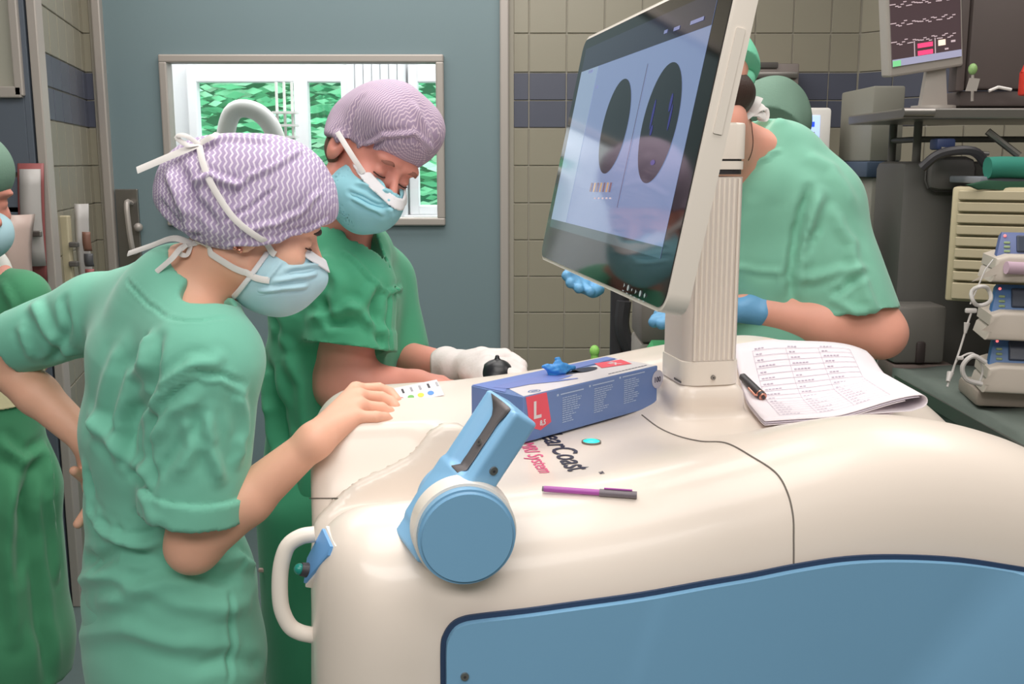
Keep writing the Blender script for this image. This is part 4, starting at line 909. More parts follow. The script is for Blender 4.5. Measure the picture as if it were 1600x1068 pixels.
V, Fq = surfnet(tuft_f, (-.05, -.03, -.01), (.06, .03, .05), .0016); Nn = normals(V, Fq); V = V + Nn * (.0013 * snoise(V, 420, 5))[:, None]
tf = tag(link('nitrile_glove', npmesh('nitrile_glove', V, Fq, mat('azure_nitrile', (62, 148, 224), .45))), 'crumpled azure nitrile glove poking out of the glove box', 'glove')
tq = P(0, 0, 1); tp = PZ(872, 584, 1.123 + bH); tf.scale = (.9, .9, .75); tf.location = tuple(tp + [0, 0, .001]); tf.rotation_euler = (0, 0, math.atan2(bd[1], bd[0]))
# purple pen
def pen(p0, p1, label, mb, mc, r=.0036):
    p0 = np.array(p0); p1 = np.array(p1); d = p1 - p0; g_ = empty('pen', tuple(p0)); tag(g_, label, 'pen', None)
    child_of(Bm().cyl(p0, p0 + d * .62, r, seg=12).build('barrel', mb, smooth=True), g_); child_of(Bm().cyl(p0 + d * .60, p1, r * 1.25, r * 1.2, seg=12).build('cap', mc, smooth=True), g_)
    child_of(Bm().cyl(p0 - d * .02, p0 + d * .02, r * .9, seg=12).build('end_plug', mc, smooth=True), g_)
    n_ = nz(np.cross(d, [0, 0, 1])); child_of(Bm().box((0, 0, 0), (float(np.linalg.norm(d)) * .3, .0024, .0012), frame(p0 + d * .80 + np.array([0, 0, r * 1.5]), nz(d), nz(np.cross([0, 0, 1], d)), (0, 0, 1))).build('clip', mb), g_)
    return g_
z_pen = lambda px, py: wld(*hit(px, py)) + [0, 0, .0046]
pen(z_pen(850, 769), z_pen(995, 779), 'slim purple fineliner with grey cap lying on the ivory top', mat('purple_barrel', (176, 84, 172), .35), mat('grey_cap', (122, 112, 120), .4))
# papers in the valley behind the near ridge
def sheet(name, corners, lift, curl, m, seed, nx=30, ny=12, th=.0006, fold=0):
    c = [np.asarray(q) for q in corners]; V = []; Fc = []     # near-left, near-right, far-right, far-left
    for j in range(ny + 1):
        for i in range(nx + 1):
            u, v = i / nx, j / ny; p = (c[0] * (1 - u) + c[1] * u) * (1 - v) + (c[3] * (1 - u) + c[2] * u) * v
            l = loc(p); zz = topz(max(l[0], 0), l[1]); z = max(p[2], zz + .002) + lift + .003 * math.sin(u * 5 + seed) * math.sin(v * 4 + seed * 2)
            V.append(np.array([p[0], p[1], z]))
    for j in range(ny):
        for i in range(nx): a = j * (nx + 1) + i; Fc.append((a, a + 1, a + nx + 2, a + nx + 1))
    o = link(name, mesh_from(name, V, Fc, m, True)); md = o.modifiers.new('s', 'SOLIDIFY'); md.thickness = th; md.offset = 0; return o
# paper stack with a curled end
def paper_surface(u, v, lay=0):
    "u along the length (0 left .. 1 curl .. 1.6 under), v from near to far"
    n0_ = np.array([.362, 1.425]); n1_ = np.array([.612, 1.50]); f0 = np.array([.372, 1.70]); f1 = np.array([.622, 1.775])
    uu = u; 
    if u <= 1: q = (n0_ * (1 - uu) + n1_ * uu) * (1 - v) + (f0 * (1 - uu) + f1 * uu) * v; up = .004 + lay * .0022 + .024 * ss(np.array(uu), .35, 1.0) * (1 - .25 * v)
    else:
        t = (u - 1) / .6; e = nz(n1_ - n0_); q0 = n1_ * (1 - v) + f1 * v; rr = (.017 - lay * .0008) * (1 - .2 * v)
        if t < .5: a_ = math.pi * t / .5; q = q0 + e * rr * math.sin(a_); up = .004 + lay * .0022 + .024 * (1 - .25 * v) - rr * .9 * (1 - math.cos(a_)) * .5 * 2 * .8
        else: q = q0 - e * (t - .5) * .24; up = .004 + .024 * (1 - .25 * v) - rr * 1.2 * (1 - .2 * (t - .5))
    l = loc([q[0], q[1], 0]); zb_ = max(topz(l[0], l[1]), 1.12) + .003
    return np.array([q[0], q[1], zb_ + max(float(up), .002)])
def paper(name, us, lay, m):
    nx, ny = len(us) - 1, 10; V = [paper_surface(u, j / ny, lay) for j in range(ny + 1) for u in us]; Fc = []
    for j in range(ny):
        for i in range(nx): a = j * (nx + 1) + i; Fc.append((a, a + 1, a + nx + 2, a + nx + 1))
    o = link(name, mesh_from(name, V, Fc, m, True)); md = o.modifiers.new('s', 'SOLIDIFY'); md.thickness = .0009; md.offset = 0; return o
ps_ = empty('paper_pad', tuple(paper_surface(0, 0)))
tag(ps_, 'curled pad of printed white papers lying in the cart valley beside the column', 'papers')
US = list(np.linspace(0, 1, 22)) + list(np.linspace(1.03, 1.6, 18))
M['paperv'] = mat('lavender_tinged_paper', (222, 214, 228), .7)
child_of(paper('page', US, 3, M['paper']), ps_); child_of(paper('page', US[:22], 1.6, M['paperv']), ps_); child_of(paper('page', US[:20], .3, M['paper']), ps_)
pr_ = []; pf = []; rr_ = random.Random(9)
def pmark(u0, u1, v0, v1):
    k = len(pr_); 
    for (u, v) in ((u0, v0), (u1, v0), (u1, v1), (u0, v1)): pr_.append(paper_surface(u, v, 3) + [0, 0, .0016])
    pf.append((k, k + 1, k + 2, k + 3))
for r_ in range(17):
    v = .10 + r_ * .05
    if v > .93: break
    n_ = 16
    for k in range(n_): pmark(.12 + k * .72 / n_, .12 + (k + 1) * .72 / n_, v, v + .003)
    for k in range(3):
        u = .14 + k * .24; 
        for j in range(rr_.randint(2, 5)): pmark(u, u + .018, v + .014, v + .022); u += .024
for u in (.12, .36, .6, .84):
    for k in range(14): pmark(u, u + .002, .1 + k * .057, .1 + (k + 1) * .057)
child_of(link('printed_table', mesh_from('printed_table', pr_, pf, mat('pale_ink', (176, 164, 184), .6))), ps_)
V = [PZ(1330, 640, 1.135), PZ(1405, 612, 1.14), PZ(1447, 622, 1.135), PZ(1432, 632, 1.133), PZ(1380, 650, 1.13)]
o = link('loose_sheet', mesh_from('loose_sheet', V, [(0, 4, 3, 2, 1)], M['paper'])); md = o.modifiers.new('s', 'SOLIDIFY'); md.thickness = .0012; tag(o, 'loose white sheet tip sticking out right below the curled pad', 'paper')
pa = paper_surface(.10, .62, 3) + [0, 0, .006]; pb_ = paper_surface(.22, .16, 3) + [0, 0, .006]
g = empty('ballpoint_pen', tuple(pa)); tag(g, 'black ballpoint pen with rose gold clip lying on the paper pad', 'pen')
def on_paper(px, py):
    best = None
    for u in np.linspace(0, 1, 41):
        for v in np.linspace(0, 1, 41):
            q = paper_surface(u, v, 3); x, y, _ = proj(q); e = (x - px) ** 2 + (y - py) ** 2
            if best is None or e < best[0]: best = (e, q)
    return best[1] + [0, 0, .0062]
pa = on_paper(1158, 589); pb_ = on_paper(1191, 628); dd = pb_ - pa
child_of(Bm().cyl(pa, pa + dd * .08, .0022, .0062, seg=14).cyl(pa + dd * .08, pb_ - dd * .14, .0062, .0068, seg=16).build('barrel', M['black'], smooth=True), g)
child_of(Bm().cyl(pb_ - dd * .14, pb_ - dd * .11, .0074, seg=16).cyl(pb_ - dd * .02, pb_, .0068, .006, seg=16).build('gold_ring', M['gold'], smooth=True), g)
child_of(Bm().cyl(pb_ - dd * .11, pb_ - dd * .02, .0069, seg=16).cyl(pb_, pb_ + dd * .03, .003, seg=12).build('end_cap', M['black'], smooth=True), g)
sd = nz(np.cross(dd, [0, 0, 1])); sd = -sd if sd[0] > 0 else sd
child_of(Bm().tube([pb_ - dd * .1 + sd * .006, pb_ - dd * .12 + sd * .0105, pb_ - dd * .42 + sd * .0095], .0017, seg=8).build('pocket_clip', M['gold'], smooth=True), g)

# ================================================================ PEOPLE
def union(fs, k):
    d = fs[0]
    for f in fs[1:]: d = smin(d, f, k)
    return d
def box_of(pts, pad): pts = np.array(pts); return pts.min(0) - pad, pts.max(0) + pad
class Head:
    def __init__(s, c, f, up, sc=1.0):
        f = nz(f); up = np.asarray(up, float); l = nz(np.cross(up, f)); u = np.cross(f, l); s.R = np.stack([f, l, u], 1).astype(np.float32); s.c = np.asarray(c, np.float32); s.s = sc
    def L(s, p): return ((p - s.c) @ s.R) / s.s
    def W(s, q): return s.c + s.s * (s.R @ np.asarray(q, np.float32))
    def skull(s, p):
        q = s.L(p); y = np.abs(q[:, 1]); qm = q.copy(); qm[:, 1] = y
        d = ell(q, (-.008, 0, .042), (.098, .076, .084)); d = smin(d, ell(q, (.028, 0, -.032), (.062, .060, .082)), .03)
        d = smin(d, ell(q, (.042, 0, -.078), (.046, .046, .040)), .03)
        d = smin(d, rc(qm, (.0, .050, -.062), (.052, .022, -.098), .018, .017), .025)        # jaw
        d = smin(d, ell(qm, (.058, .042, -.030), (.026, .022, .022)), .02)                    # cheekbone
        d = smin(d, ell(qm, (.078, .026, .026), (.018, .028, .012)), .016)                    # brow
        d = smax(d, -ell(qm, (.100, .031, .004), (.017, .019, .013)), .014)                   # socket
        d = smin(d, ell(qm, (.0755, .031, .000), (.0135, .0150, .0125)), .005)                 # closed lid
        d = smax(d, -rc(qm, (.0895, .019, -.0052), (.0865, .044, -.0062), .0011), .002)        # lid crease
        d = smin(d, rc(q, (.086, 0, .010), (.114, 0, -.034), .0065, .0095), .012)
        d = smin(d, ell(qm, (.102, .0105, -.038), (.011, .008, .0075)), .007)
        d = smin(d, ell(q, (.094, 0, -.064), (.012, .024, .006)), .006); d = smin(d, ell(q, (.091, 0, -.075), (.012, .020, .007)), .005)
        ear = np.maximum(ell(qm, (-.012, .079, -.004), (.021, .011, .034)), -ell(qm, (-.006, .092, .002), (.012, .010, .020)))
        d = smin(d, ear, .005)
        return d * s.s
def add_face_parts(head, root, browc, side=(1, -1)):
    for sg in side:
        b = Bm(); pts = [head.W((.0965 - abs(t) ** 2 * .010, sg * (.031 + t * .016), .0255 - abs(t + .2) * .004)) for t in np.linspace(-1, 1, 7)]
        child_of(b.tube(pts, [(.0016, .0030)] + [(.0022, .0042)] * 5 + [(.0012, .002)], seg=8).build('eyebrow', browc, smooth=True), root)
        pts = [head.W((.0905 - (t ** 2) * .0065 - (.003 if t > .6 else 0), sg * (.031 + t * .0145), -.0062 - .0016 * (1 - t * t))) for t in np.linspace(-1, 1, 7)]
        child_of(Bm().tube(pts, .00125, seg=6).build('eyelash', M['lash'], smooth=True), root)
def part(root, name, f, lo, hi, h, m, strokes=None, noise=None, uvf=None, keep=None, smooth=True):
    V, Fq = surfnet(f, lo, hi, h)
    if strokes or noise:
        kp = keep(V) if keep else None; V = folds(V, Fq, strokes or [], noise, kp)
    uv = uvf(V) if uvf else None
    o = link(name, npmesh(name, V, Fq, m, smooth, uv)); return child_of(o, root)
# cap fabric: lavender with rows of little white waves, laid out by the cap's own coordinates
def capmat(name, c1, c2, su=60, sv=60, amp=.25):
    m = mat(name, c1, .85, bump=(300, .2, .001)); nt = m.node_tree; b = nt.nodes['Principled BSDF']; N = nt.nodes.new; Lk = nt.links.new
    uv = N('ShaderNodeUVMap'); uv.uv_map = 'UVMap'; sp = N('ShaderNodeSeparateXYZ'); Lk(uv.outputs[0], sp.inputs[0])
    def mt(op, a, b_=None):
        n = N('ShaderNodeMath'); n.operation = op
        for i, x in enumerate((a, b_)):
            if x is None: continue
            if isinstance(x, (int, float)): n.inputs[i].default_value = x
            else: Lk(x, n.inputs[i])
        return n.outputs[0]
    w_ = mt('MULTIPLY', mt('PINGPONG', mt('MULTIPLY', sp.outputs[1], sv), 1.0), amp * 2)
    x = mt('FRACT', mt('ADD', mt('MULTIPLY', sp.outputs[0], su), w_)); line = mt('LESS_THAN', mt('ABSOLUTE', mt('SUBTRACT', x, .5)), .17)
    tc = N('ShaderNodeTexCoord'); no = N('ShaderNodeTexNoise'); no.inputs['Scale'].default_value = 160; Lk(tc.outputs['Object'], no.inputs['Vector'])
    f_ = mt('MULTIPLY', line, mt('ADD', .55, mt('MULTIPLY', no.outputs['Fac'], .7)))
    mx = N('ShaderNodeMix'); mx.data_type = 'RGBA'; mx.inputs[6].default_value = RGB(c1); mx.inputs[7].default_value = RGB(c2); Lk(f_, mx.inputs[0]); Lk(mx.outputs[2], b.inputs['Base Color']); return m
def head_uv(head):
    def f(V):
        q = head.L(V.astype(np.float32)); th = np.arctan2(q[:, 2] - .02, q[:, 0] * 1.0); return np.stack([np.arcsin(np.clip((q[:, 0] + .03 + .25 * (q[:, 2] - .05)) / .17, -1, 1)) * .16, np.arctan2(q[:, 1], q[:, 2] - .01) * .10], 1)
    return f
def strap(root, pts, wdt=.0045, th=.0008, name='mask_tie', n=6, m=None):
    "flat ribbon; a (points, normals) pair lies flat on its surface, loose points face outwards and to the viewer"
    if isinstance(pts, tuple): P_, U = spline(pts[0], n), spline(pts[1], n)
    else: P_ = spline(pts, n); U = [np.array([-.15, -.85, .5])] * len(P_)
    return child_of(Bm().tube(P_, (wdt, th), seg=8, ups=[nz(u) for u in U]).build(name, m or M['strap'], smooth=True), root)
def surf_strap(head_f, pts, lift=.002, n=5):
    "pull points onto a surface; returns points and normals"
    V = np.array(spline(pts, n), np.float32); e = .003
    for _ in range(6):
        d = head_f(V); g_ = np.stack([head_f(V + np.eye(3, dtype=np.float32)[i] * e) - head_f(V - np.eye(3, dtype=np.float32)[i] * e) for i in range(3)], 1); g_ /= np.linalg.norm(g_, axis=1)[:, None] + 1e-9; V = V - g_ * (d - lift)[:, None]
    return ([v.astype(float) for v in V], [v.astype(float) for v in g_])
def hand(p, joints, palm, thumb, k=.006, rs=(.0095, .0085, .0075)):
    "joints: list of [mcp, pip, (dip), tip]; palm: list of (a,b,ra,rb)"
    d = union([rc(p, *q) for q in palm], .014)
    for j in joints + [thumb]:
        n_ = len(j); rr = [rs[0] - (rs[0] - rs[2]) * i / (n_ - 1) for i in range(n_)]
        fd = None
        for i in range(n_ - 1): s_ = rc(p, j[i], j[i + 1], rr[i], rr[i + 1]); fd = s_ if fd is None else smin(fd, s_, .002)
        d = smin(d, fd, k if j is not thumb else .010)
    return d

# ---------------------------------------------------------------- nurse in front, bending over the cart
def nurse_front():
    root = empty('person', tuple(P(270, 1040, 1.55) * [1, 1, 0]))
    tag(root, 'nurse in pale green scrubs and wavy lavender cap, bending over the cart, holding card', 'person', 'people around the scanner cart')
    hd = Head(P(402, 355, 1.50), (.945, .22, -.32), (.32, .06, .95), .90)
    nb = P(272, 462, 1.52)       # base of neck
    shR = P(322, 556, 1.40); elR = P(302, 852, 1.42); wrR = P(492, 688, 1.42); shL = P(150, 500, 1.66); elL = P(-8, 556, 1.70); wrL = P(140, 690, 1.66)
    mc_ = [P(556, 608, 1.57), P(561, 618, 1.54), P(562, 633, 1.51), P(556, 651, 1.475)]
    pip = [P(592, 606, 1.59), P(596, 620, 1.56), P(596, 637, 1.525), P(588, 651, 1.48)]
    dip = [P(610, 613, 1.595), P(612, 627, 1.56), P(608, 643, 1.53), P(602, 652, 1.49)]
    tip = [P(620, 624, 1.585), P(618, 634, 1.555), P(612, 648, 1.53), P(607, 656, 1.495)]
    fingers = [[a, b, c, d] for a, b, c, d in zip(mc_, pip, dip, tip)]
    thumb = [P(524, 662, 1.50), P(560, 652, 1.56), P(592, 642, 1.575), P(614, 634, 1.58)]
    palm = [(wrR, mc_[0], .020, .0125), (wrR, mc_[1], .021, .0125), (wrR, mc_[2], .021, .0125), (wrR, mc_[3], .020, .012)]
    tor = [(P(278, 470, 1.53), .085, .075), (P(260, 560, 1.54), .142, .105), (P(246, 680, 1.54), .138, .105), (P(252, 800, 1.55), .134, .105), (P(266, 900, 1.56), .175, .12), (P(272, 1000, 1.57), .186, .13), (P(274, 1150, 1.57), .186, .13)]
    wdir = (.62, -.78, 0)
    def torso(p, g_=0.):
        d = None
        for (a, w0, d0), (b, w1, d1) in zip(tor[:-1], tor[1:]):
            s_ = ecap(p, a, b, (w0 + g_, d0 + g_), (w1 + g_, d1 + g_), wdir); d = s_ if d is None else smin(d, s_, .03)
        return d
    def body_f(p):
        d = hd.skull(p); d = smin(d, rc(p, hd.W((-.030, 0, -.055)), nb, .050, .058), .03)
        d = smin(d, rc(p, nb, shR, .055, .045), .04); d = smin(d, rc(p, nb, shL, .055, .045), .04)
        arm = smin(rc(p, shR, elR, .046, .039), rc(p, elR, elR * .55 + wrR * .45, .039, .036), .014); arm = smin(arm, rc(p, elR * .55 + wrR * .45, wrR, .036, .0235), .014)
        arm = smin(arm, hand(p, fingers, palm, thumb), .012); d = smin(d, arm, .03)
        armL = smin(rc(p, shL, elL, .044, .038), rc(p, elL, elL * .55 + wrL * .45, .038, .034), .014); armL = smin(armL, rc(p, elL * .55 + wrL * .45, wrL, .034, .026), .014)
        armL = smin(armL, rc(p, wrL, P(150, 760, 1.68), .026, .022), .012); armL = smin(armL, rc(p, P(146, 755, 1.68), P(116, 735, 1.63), .012, .008), .006); armL = smin(armL, rc(p, P(150, 780, 1.68), P(122, 818, 1.62), .011, .008), .006)
        d = smin(d, armL, .03); d = smin(d, torso(p, -.022), .03); return d
    part(root, 'body', body_f, (-.90, 1.20, .60), (-.10, 1.86, 1.86), .0042, M['skin1'])
    # scrub top
    def top_f(p):
        d = torso(p); d = smin(d, rc(p, P(286, 480, 1.50), P(322, 560, 1.41), .072, .076), .05); d = smin(d, rc(p, P(240, 470, 1.60), P(150, 492, 1.66), .066, .060), .05)
        # collar riding up the neck
        d = smin(d, rc(p, nb - [.02, 0, .02], nb + nz(hd.W((-.03, 0, -.05)) - nb) * .018, .062, .062), .03)
        c0, c1 = P(320, 570, 1.405), P(304, 800, 1.415); sl = rc(p, c0, c1, .076, .070)
        sl = np.maximum(sl, plane(p, c1 + [0, 0, .004], c1 - c0 + [.0, .0, 0])); sl = np.maximum(sl, -np.maximum(rc(p, P(305, 740, 1.41), c1 + (c1 - c0) * .3, .062, .064), plane(p, P(306, 750, 1.41), c0 - c1)))
        cuff = np.maximum(np.maximum(rc(p, c0, c1, .078, .0775), plane(p, c1 + [0, 0, .003], c1 - c0)), -plane(p, c1 + [0, 0, .040], c1 - c0)); cuff = np.maximum(cuff, -rc(p, c0, c1 + (c1 - c0) * .3, .062, .062))
        sl = smin(sl, cuff, .003); d = smin(d, sl, .022)
        e0, e1 = P(150, 490, 1.66), P(28, 534, 1.69); sL = rc(p, e0, e1, .062, .056); sL = np.maximum(sL, plane(p, e1, e1 - e0)); sL = np.maximum(sL, -np.maximum(rc(p, e0 + (e1 - e0) * .7, e1 + (e1 - e0) * .3, .047, .049), plane(p, e0 + (e1 - e0) * .72, e0 - e1)))
        d = smin(d, sL, .03)
        # neck opening
        nk = rc(p, nb + [.0, 0, -.02], hd.W((-.02, 0, -.03)), .058, .064); d = smax(d, -nk, .012)
        vv = np.maximum(rc(p, P(318, 462, 1.43), P(372, 520, 1.46), .030, .012), plane(p, P(300, 470, 1.5), (-1, 0, -.2))); d = smax(d, -vv, .01)
        return d
    S = [([(345, 560), (300, 570), (262, 600), (238, 640)], .010, .007), ([(238, 640), (232, 700), (240, 760)], .010, -.006), ([(310, 620), (270, 640), (238, 690)], .012, .006), ([(322, 640), (330, 700), (345, 750)], .010, .006),
         ([(320, 645), (275, 700), (245, 745)], .010, -.004), ([(375, 610), (385, 660), (372, 720)], .011, .005), ([(226, 535), (205, 590), (190, 640), (180, 690)], .014, .007), ([(250, 530), (235, 590), (205, 660), (200, 720), (235, 790)], .012, -.007),
         ([(190, 540), (160, 620), (145, 690)], .018, .005), ([(140, 650), (175, 690), (215, 740), (236, 800)], .014, .007), ([(118, 730), (130, 790), (165, 830), (210, 848), (260, 845)], .012, .006), ([(125, 745), (150, 812), (195, 838), (250, 835)], .008, -.004), ([(120, 870), (150, 880), (180, 862), (250, 870)], .013, -.007),
         ([(110, 905), (160, 900), (220, 915), (300, 905)], .014, .006), ([(250, 880), (310, 900), (370, 905)], .012, -.006), ([(150, 940), (230, 925), (330, 950), (400, 945)], .016, .005), ([(110, 990), (190, 985), (280, 1010), (370, 1000)], .016, .004),
         ([(362, 925), (364, 990), (360, 1060)], .006, -.004), ([(330, 880), (380, 870), (410, 880)], .012, .006), ([(300, 1040), (350, 1030), (420, 1040)], .014, -.004),
         ([(50, 470), (75, 520), (110, 560)], .012, .006), ([(100, 470), (105, 520), (80, 570)], .010, -.005), ([(30, 510), (50, 560)], .010, .004), ([(188, 430), (225, 470), (262, 495)], .003, -.0022), ([(262, 495), (300, 502), (355, 498)], .003, -.0022), ([(240, 615), (300, 578), (345, 585), (385, 600)], .004, -.003), ([(245, 628), (300, 590), (345, 596), (385, 614)], .004, .0022),
         ([(285, 740), (300, 700), (292, 650)], .012, .004), ([(210, 560), (222, 520)], .01, .004)]
    part(root, 'scrub_top', top_f, (-.92, 1.24, .66), (-.16, 1.86, 1.52), .0050, M['scrub1'], S, noise=[(20, .0012, (1, 1, .6)), (60, .0005, (1, 1, .7))])
    # trousers and shoes
    def tr_f(p):
        d = ecap(p, P(268, 1150, 1.57), P(268, 1180, 1.57) * [1, 1, 0] + [0, 0, .80], (.14, .11), (.15, .12), wdir)
        hip = np.array([P(268, 1100, 1.57)[0], 1.57, .82]); wd = nz(wdir)
        for s_ in (1, -1): d = smin(d, rc(p, hip + wd * .075 * s_, np.array([hip[0] - .02, hip[1], .10]) + wd * .10 * s_, .095, .058), .02)
        return np.maximum(d, .07 - p[:, 2])
    part(root, 'trousers', tr_f, (-.85, 1.28, .05), (-.18, 1.86, .80), .012, M['scrub1'], noise=[(14, .003, (1, 1, .5))])
    hip = np.array([P(268, 1100, 1.57)[0] - .02, 1.57, 0]); wd = nz(wdir)
    for s_ in (1, -1): c = hip + wd * .10 * s_ + [.045, .03, .048]; child_of(Bm().sphere(c, .05, (2.3, 1, .95), Matrix.Rotation(.6, 4, 'Z')).build('clog', M['white'], smooth=True), root)
    # cap
    def cap_f(p):
        q = hd.L(p); d = ell(q, (-.002, 0, .058), (.112, .094, .094)); d = smin(d, ell(q, (-.085, 0, .028), (.086, .086, .084)), .05); d = smin(d, ell(q, (-.02, 0, .0), (.080, .098, .060)), .03); d = smin(d, ell(q, (.082, 0, .050), (.024, .055, .036)), .03)
        cut = plane(q, (.10, 0, .036), (.58, 0, -1)); cut2 = plane(q, (-.06, 0, -.052), (-.30, 0, -1)); d = smax(d, smax(cut, cut2, .02), .012); return d * 1.0
    capm = capmat('lavender_wave_cap_fabric', (176, 158, 192), (228, 218, 232), 118, 150, .22)
    CS = [([(300, 230), (350, 215), (420, 215)], .006, .003), ([(470, 235), (430, 258), (390, 275), (350, 300)], .005, .0035), ([(300, 290), (330, 275), (352, 285), (375, 290)], .006, .006), ([(430, 295), (390, 325), (350, 345)], .004, -.0035), ([(500, 300), (470, 330), (430, 350), (380, 360)], .005, .003), ([(265, 270), (290, 330), (300, 370)], .010, .006), ([(252, 320), (275, 350), (310, 372)], .008, -.005), ([(280, 260), (300, 310), (335, 350)], .009, -.005), ([(515, 345), (470, 362), (420, 375), (350, 385)], .004, .004), ([(330, 240), (310, 290)], .008, .003)]
    lo, hi = box_of([hd.W(v) for v in ((.15, .1, .17), (.15, -.1, -.08), (-.2, .1, .14), (-.2, -.1, -.08), (0, 0, .17))], .03)
    part(root, 'surgical_cap', cap_f, lo, hi, .0032, capm, CS, noise=[(46, .0022, (1, 1, 1)), (110, .0007, (1, 1, 1))], uvf=head_uv(hd))
    # hair under the cap at the nape
    def hair_f(p):
        q = hd.L(p); d = ell(q, (-.045, 0, .0), (.070, .078, .055)); return np.maximum(np.maximum(d, plane(q, (0, 0, .02), (0, 0, 1))), plane(q, (-.018, 0, 0), (1, 0, .3)))
    part(root, 'hair', hair_f, lo - .02, hi, .0035, M['hair'], noise=[(180, .0008, (1, 1, .3))])
    # mask
    def mo(q, g_=0): o_ = ell(q, (.044, 0, -.068), (.077 + g_, .077 + g_, .067 + g_)); return smin(o_, rc(q, (.094, 0, -.018), (.112, 0, -.050), .014 + g_, .018 + g_), .03)
    def mask_f(p):
        q = hd.L(p); o_ = mo(q); d = np.maximum(o_, -(o_ + .004)); d = np.maximum(d, plane(q, (.105, 0, -.016), (.35, 0, 1))); d = np.maximum(d, plane(q, (.012, 0, -.06), (-1, 0, .35))); return d
    ml, mh_ = box_of([hd.W(v) for v in ((.16, .08, .02), (.16, -.08, -.15), (0, .08, .02), (0, -.08, -.15))], .02)
    part(root, 'face_mask', mask_f, ml, mh_, .0020, M['mask'], [([(446, 420), (500, 412)], .004, .003), ([(430, 440), (495, 428)], .004, .003), ([(405, 455), (480, 446)], .004, .003), ([(440, 410), (415, 440)], .003, .002)], noise=[(70, .0010, (1, 1, 1))])
    def strip_f(p):
        q = hd.L(p); o_ = mo(q, .0035)
        d = np.maximum(o_, -(o_ + .004)); c = plane(q, (.105, 0, -.014), (.35, 0, 1)); d1 = np.maximum(d, np.maximum(c, -(c + .013))); e = plane(q, (.010, 0, -.06), (-1, 0, .35)); d2 = np.maximum(np.maximum(d, c), np.maximum(e, -(e + .008))); return np.minimum(d1, d2)
    part(root, 'mask_edging', strip_f, ml, mh_, .0020, M['maskw'])
    add_face_parts(hd, root, M['hair'])
    # ties: up over the cap, bow at the crown, and round the nape
    allh = lambda p: np.minimum(np.minimum(cap_f(p), hd.skull(p)), mask_f(p))
    bow = P(318, 222, 1.42)
    t1 = surf_strap(allh, [P(442, 408, 1.41), P(434, 400, 1.40), P(400, 372, 1.40), P(362, 340, 1.39), P(335, 300, 1.39), P(318, 262, 1.40), P(314, 232, 1.44)], .0045); strap(root, t1)
    cr = t1[0][-1]
    strap(root, [cr, P(280, 238, 1.42), P(214, 266, 1.42)], .0058); strap(root, [cr, P(290, 212, 1.42), P(276, 214, 1.42), P(292, 226, 1.42), cr], .0036); strap(root, [cr, P(330, 200, 1.45), P(345, 172, 1.46), P(352, 215, 1.46)], .0030) if False else None
    strap(root, [cr + [.002, 0, .002], P(330, 214, 1.43), P(340, 208, 1.44)], .005)
    nk_f = lambda p: np.minimum(body_f(p), allh(p))
    t2 = surf_strap(nk_f, [P(420, 440, 1.42), P(398, 436, 1.42), P(365, 424, 1.42), P(335, 404, 1.43), P(310, 385, 1.44), P(296, 378, 1.46)], .0022); strap(root, t2, .0048)
    nk = t2[0][-1]
    strap(root, [nk, P(282, 388, 1.45), P(268, 404, 1.44), P(240, 428, 1.45), P(218, 446, 1.46)], .0048); strap(root, [nk, P(270, 372, 1.46), P(235, 384, 1.5), P(200, 396, 1.54)], .0048); strap(root, [nk, P(292, 398, 1.45), P(280, 394, 1.45), P(292, 382, 1.45)], .0036)
    # neck label, earring
    lb_ = surf_strap(top_f, [P(238, 410, 1.50), P(239, 411, 1.50)], .001)[0][0]
    child_of(Bm().box((0, 0, 0), (.026, .0012, .020), Matrix.Translation(lb_ + np.array([0, -.004, .0])) @ Matrix.Rotation(.45, 4, 'Y'), bevel=.002).build('neck_label', mat('taupe_label', (140, 136, 122), .7)), root)
    e_ = P(371, 397, 1.405); e_ = surf_strap(hd.skull, [e_, e_ + .001], .003)[0][0]
    child_of(Bm().sphere(e_, .0042).sphere(e_ + np.array([-.006, 0, .004]), .0036).build('earring', M['gold'], smooth=True), root)
    return root
nurse_front()
# printed card in the front nurse's fingers
c4 = [P(612, 634, 1.575), P(688, 618, 1.60), P(701, 604, 1.63), P(608, 610, 1.61)]
cd = empty('colour_card', tuple(c4[0])); tag(cd, 'small white card with coloured dots held by the front nurse', 'card')
ce = nz(c4[1] - c4[0]); cn = nz(np.cross(ce, c4[3] - c4[0])); cf = np.cross(cn, ce); cw = float(np.linalg.norm(c4[1] - c4[0])) * 1.08; chh = .042
fmc = frame(c4[0], ce, cf, cn); child_of(Bm().box((cw / 2, chh / 2, 0), (cw, chh, .0012), fmc).build('card_sheet', M['paper']), cd)
for k, c_ in enumerate(((236, 110, 110), (110, 176, 90), (238, 212, 70), (84, 144, 214))):
    child_of(Bm().cyl(tuple(fmc @ Vector((.018 + k * cw * .19, .011, .0006))), tuple(fmc @ Vector((.018 + k * cw * .19, .011, .0012))), .0052, seg=20).build('colour_dot', mat('card_dot%d' % k, c_, .5)), cd)
for k, g_ in enumerate((40, 50, 150, 160, 60, 170)):
    child_of(Bm().box((.012 + k * cw * .165, .030, .0010), (.0035, .011, .0005), fmc).build('grey_bar', mat('card_bar%d' % k, (g_, g_, g_ + 6), .5)), cd)

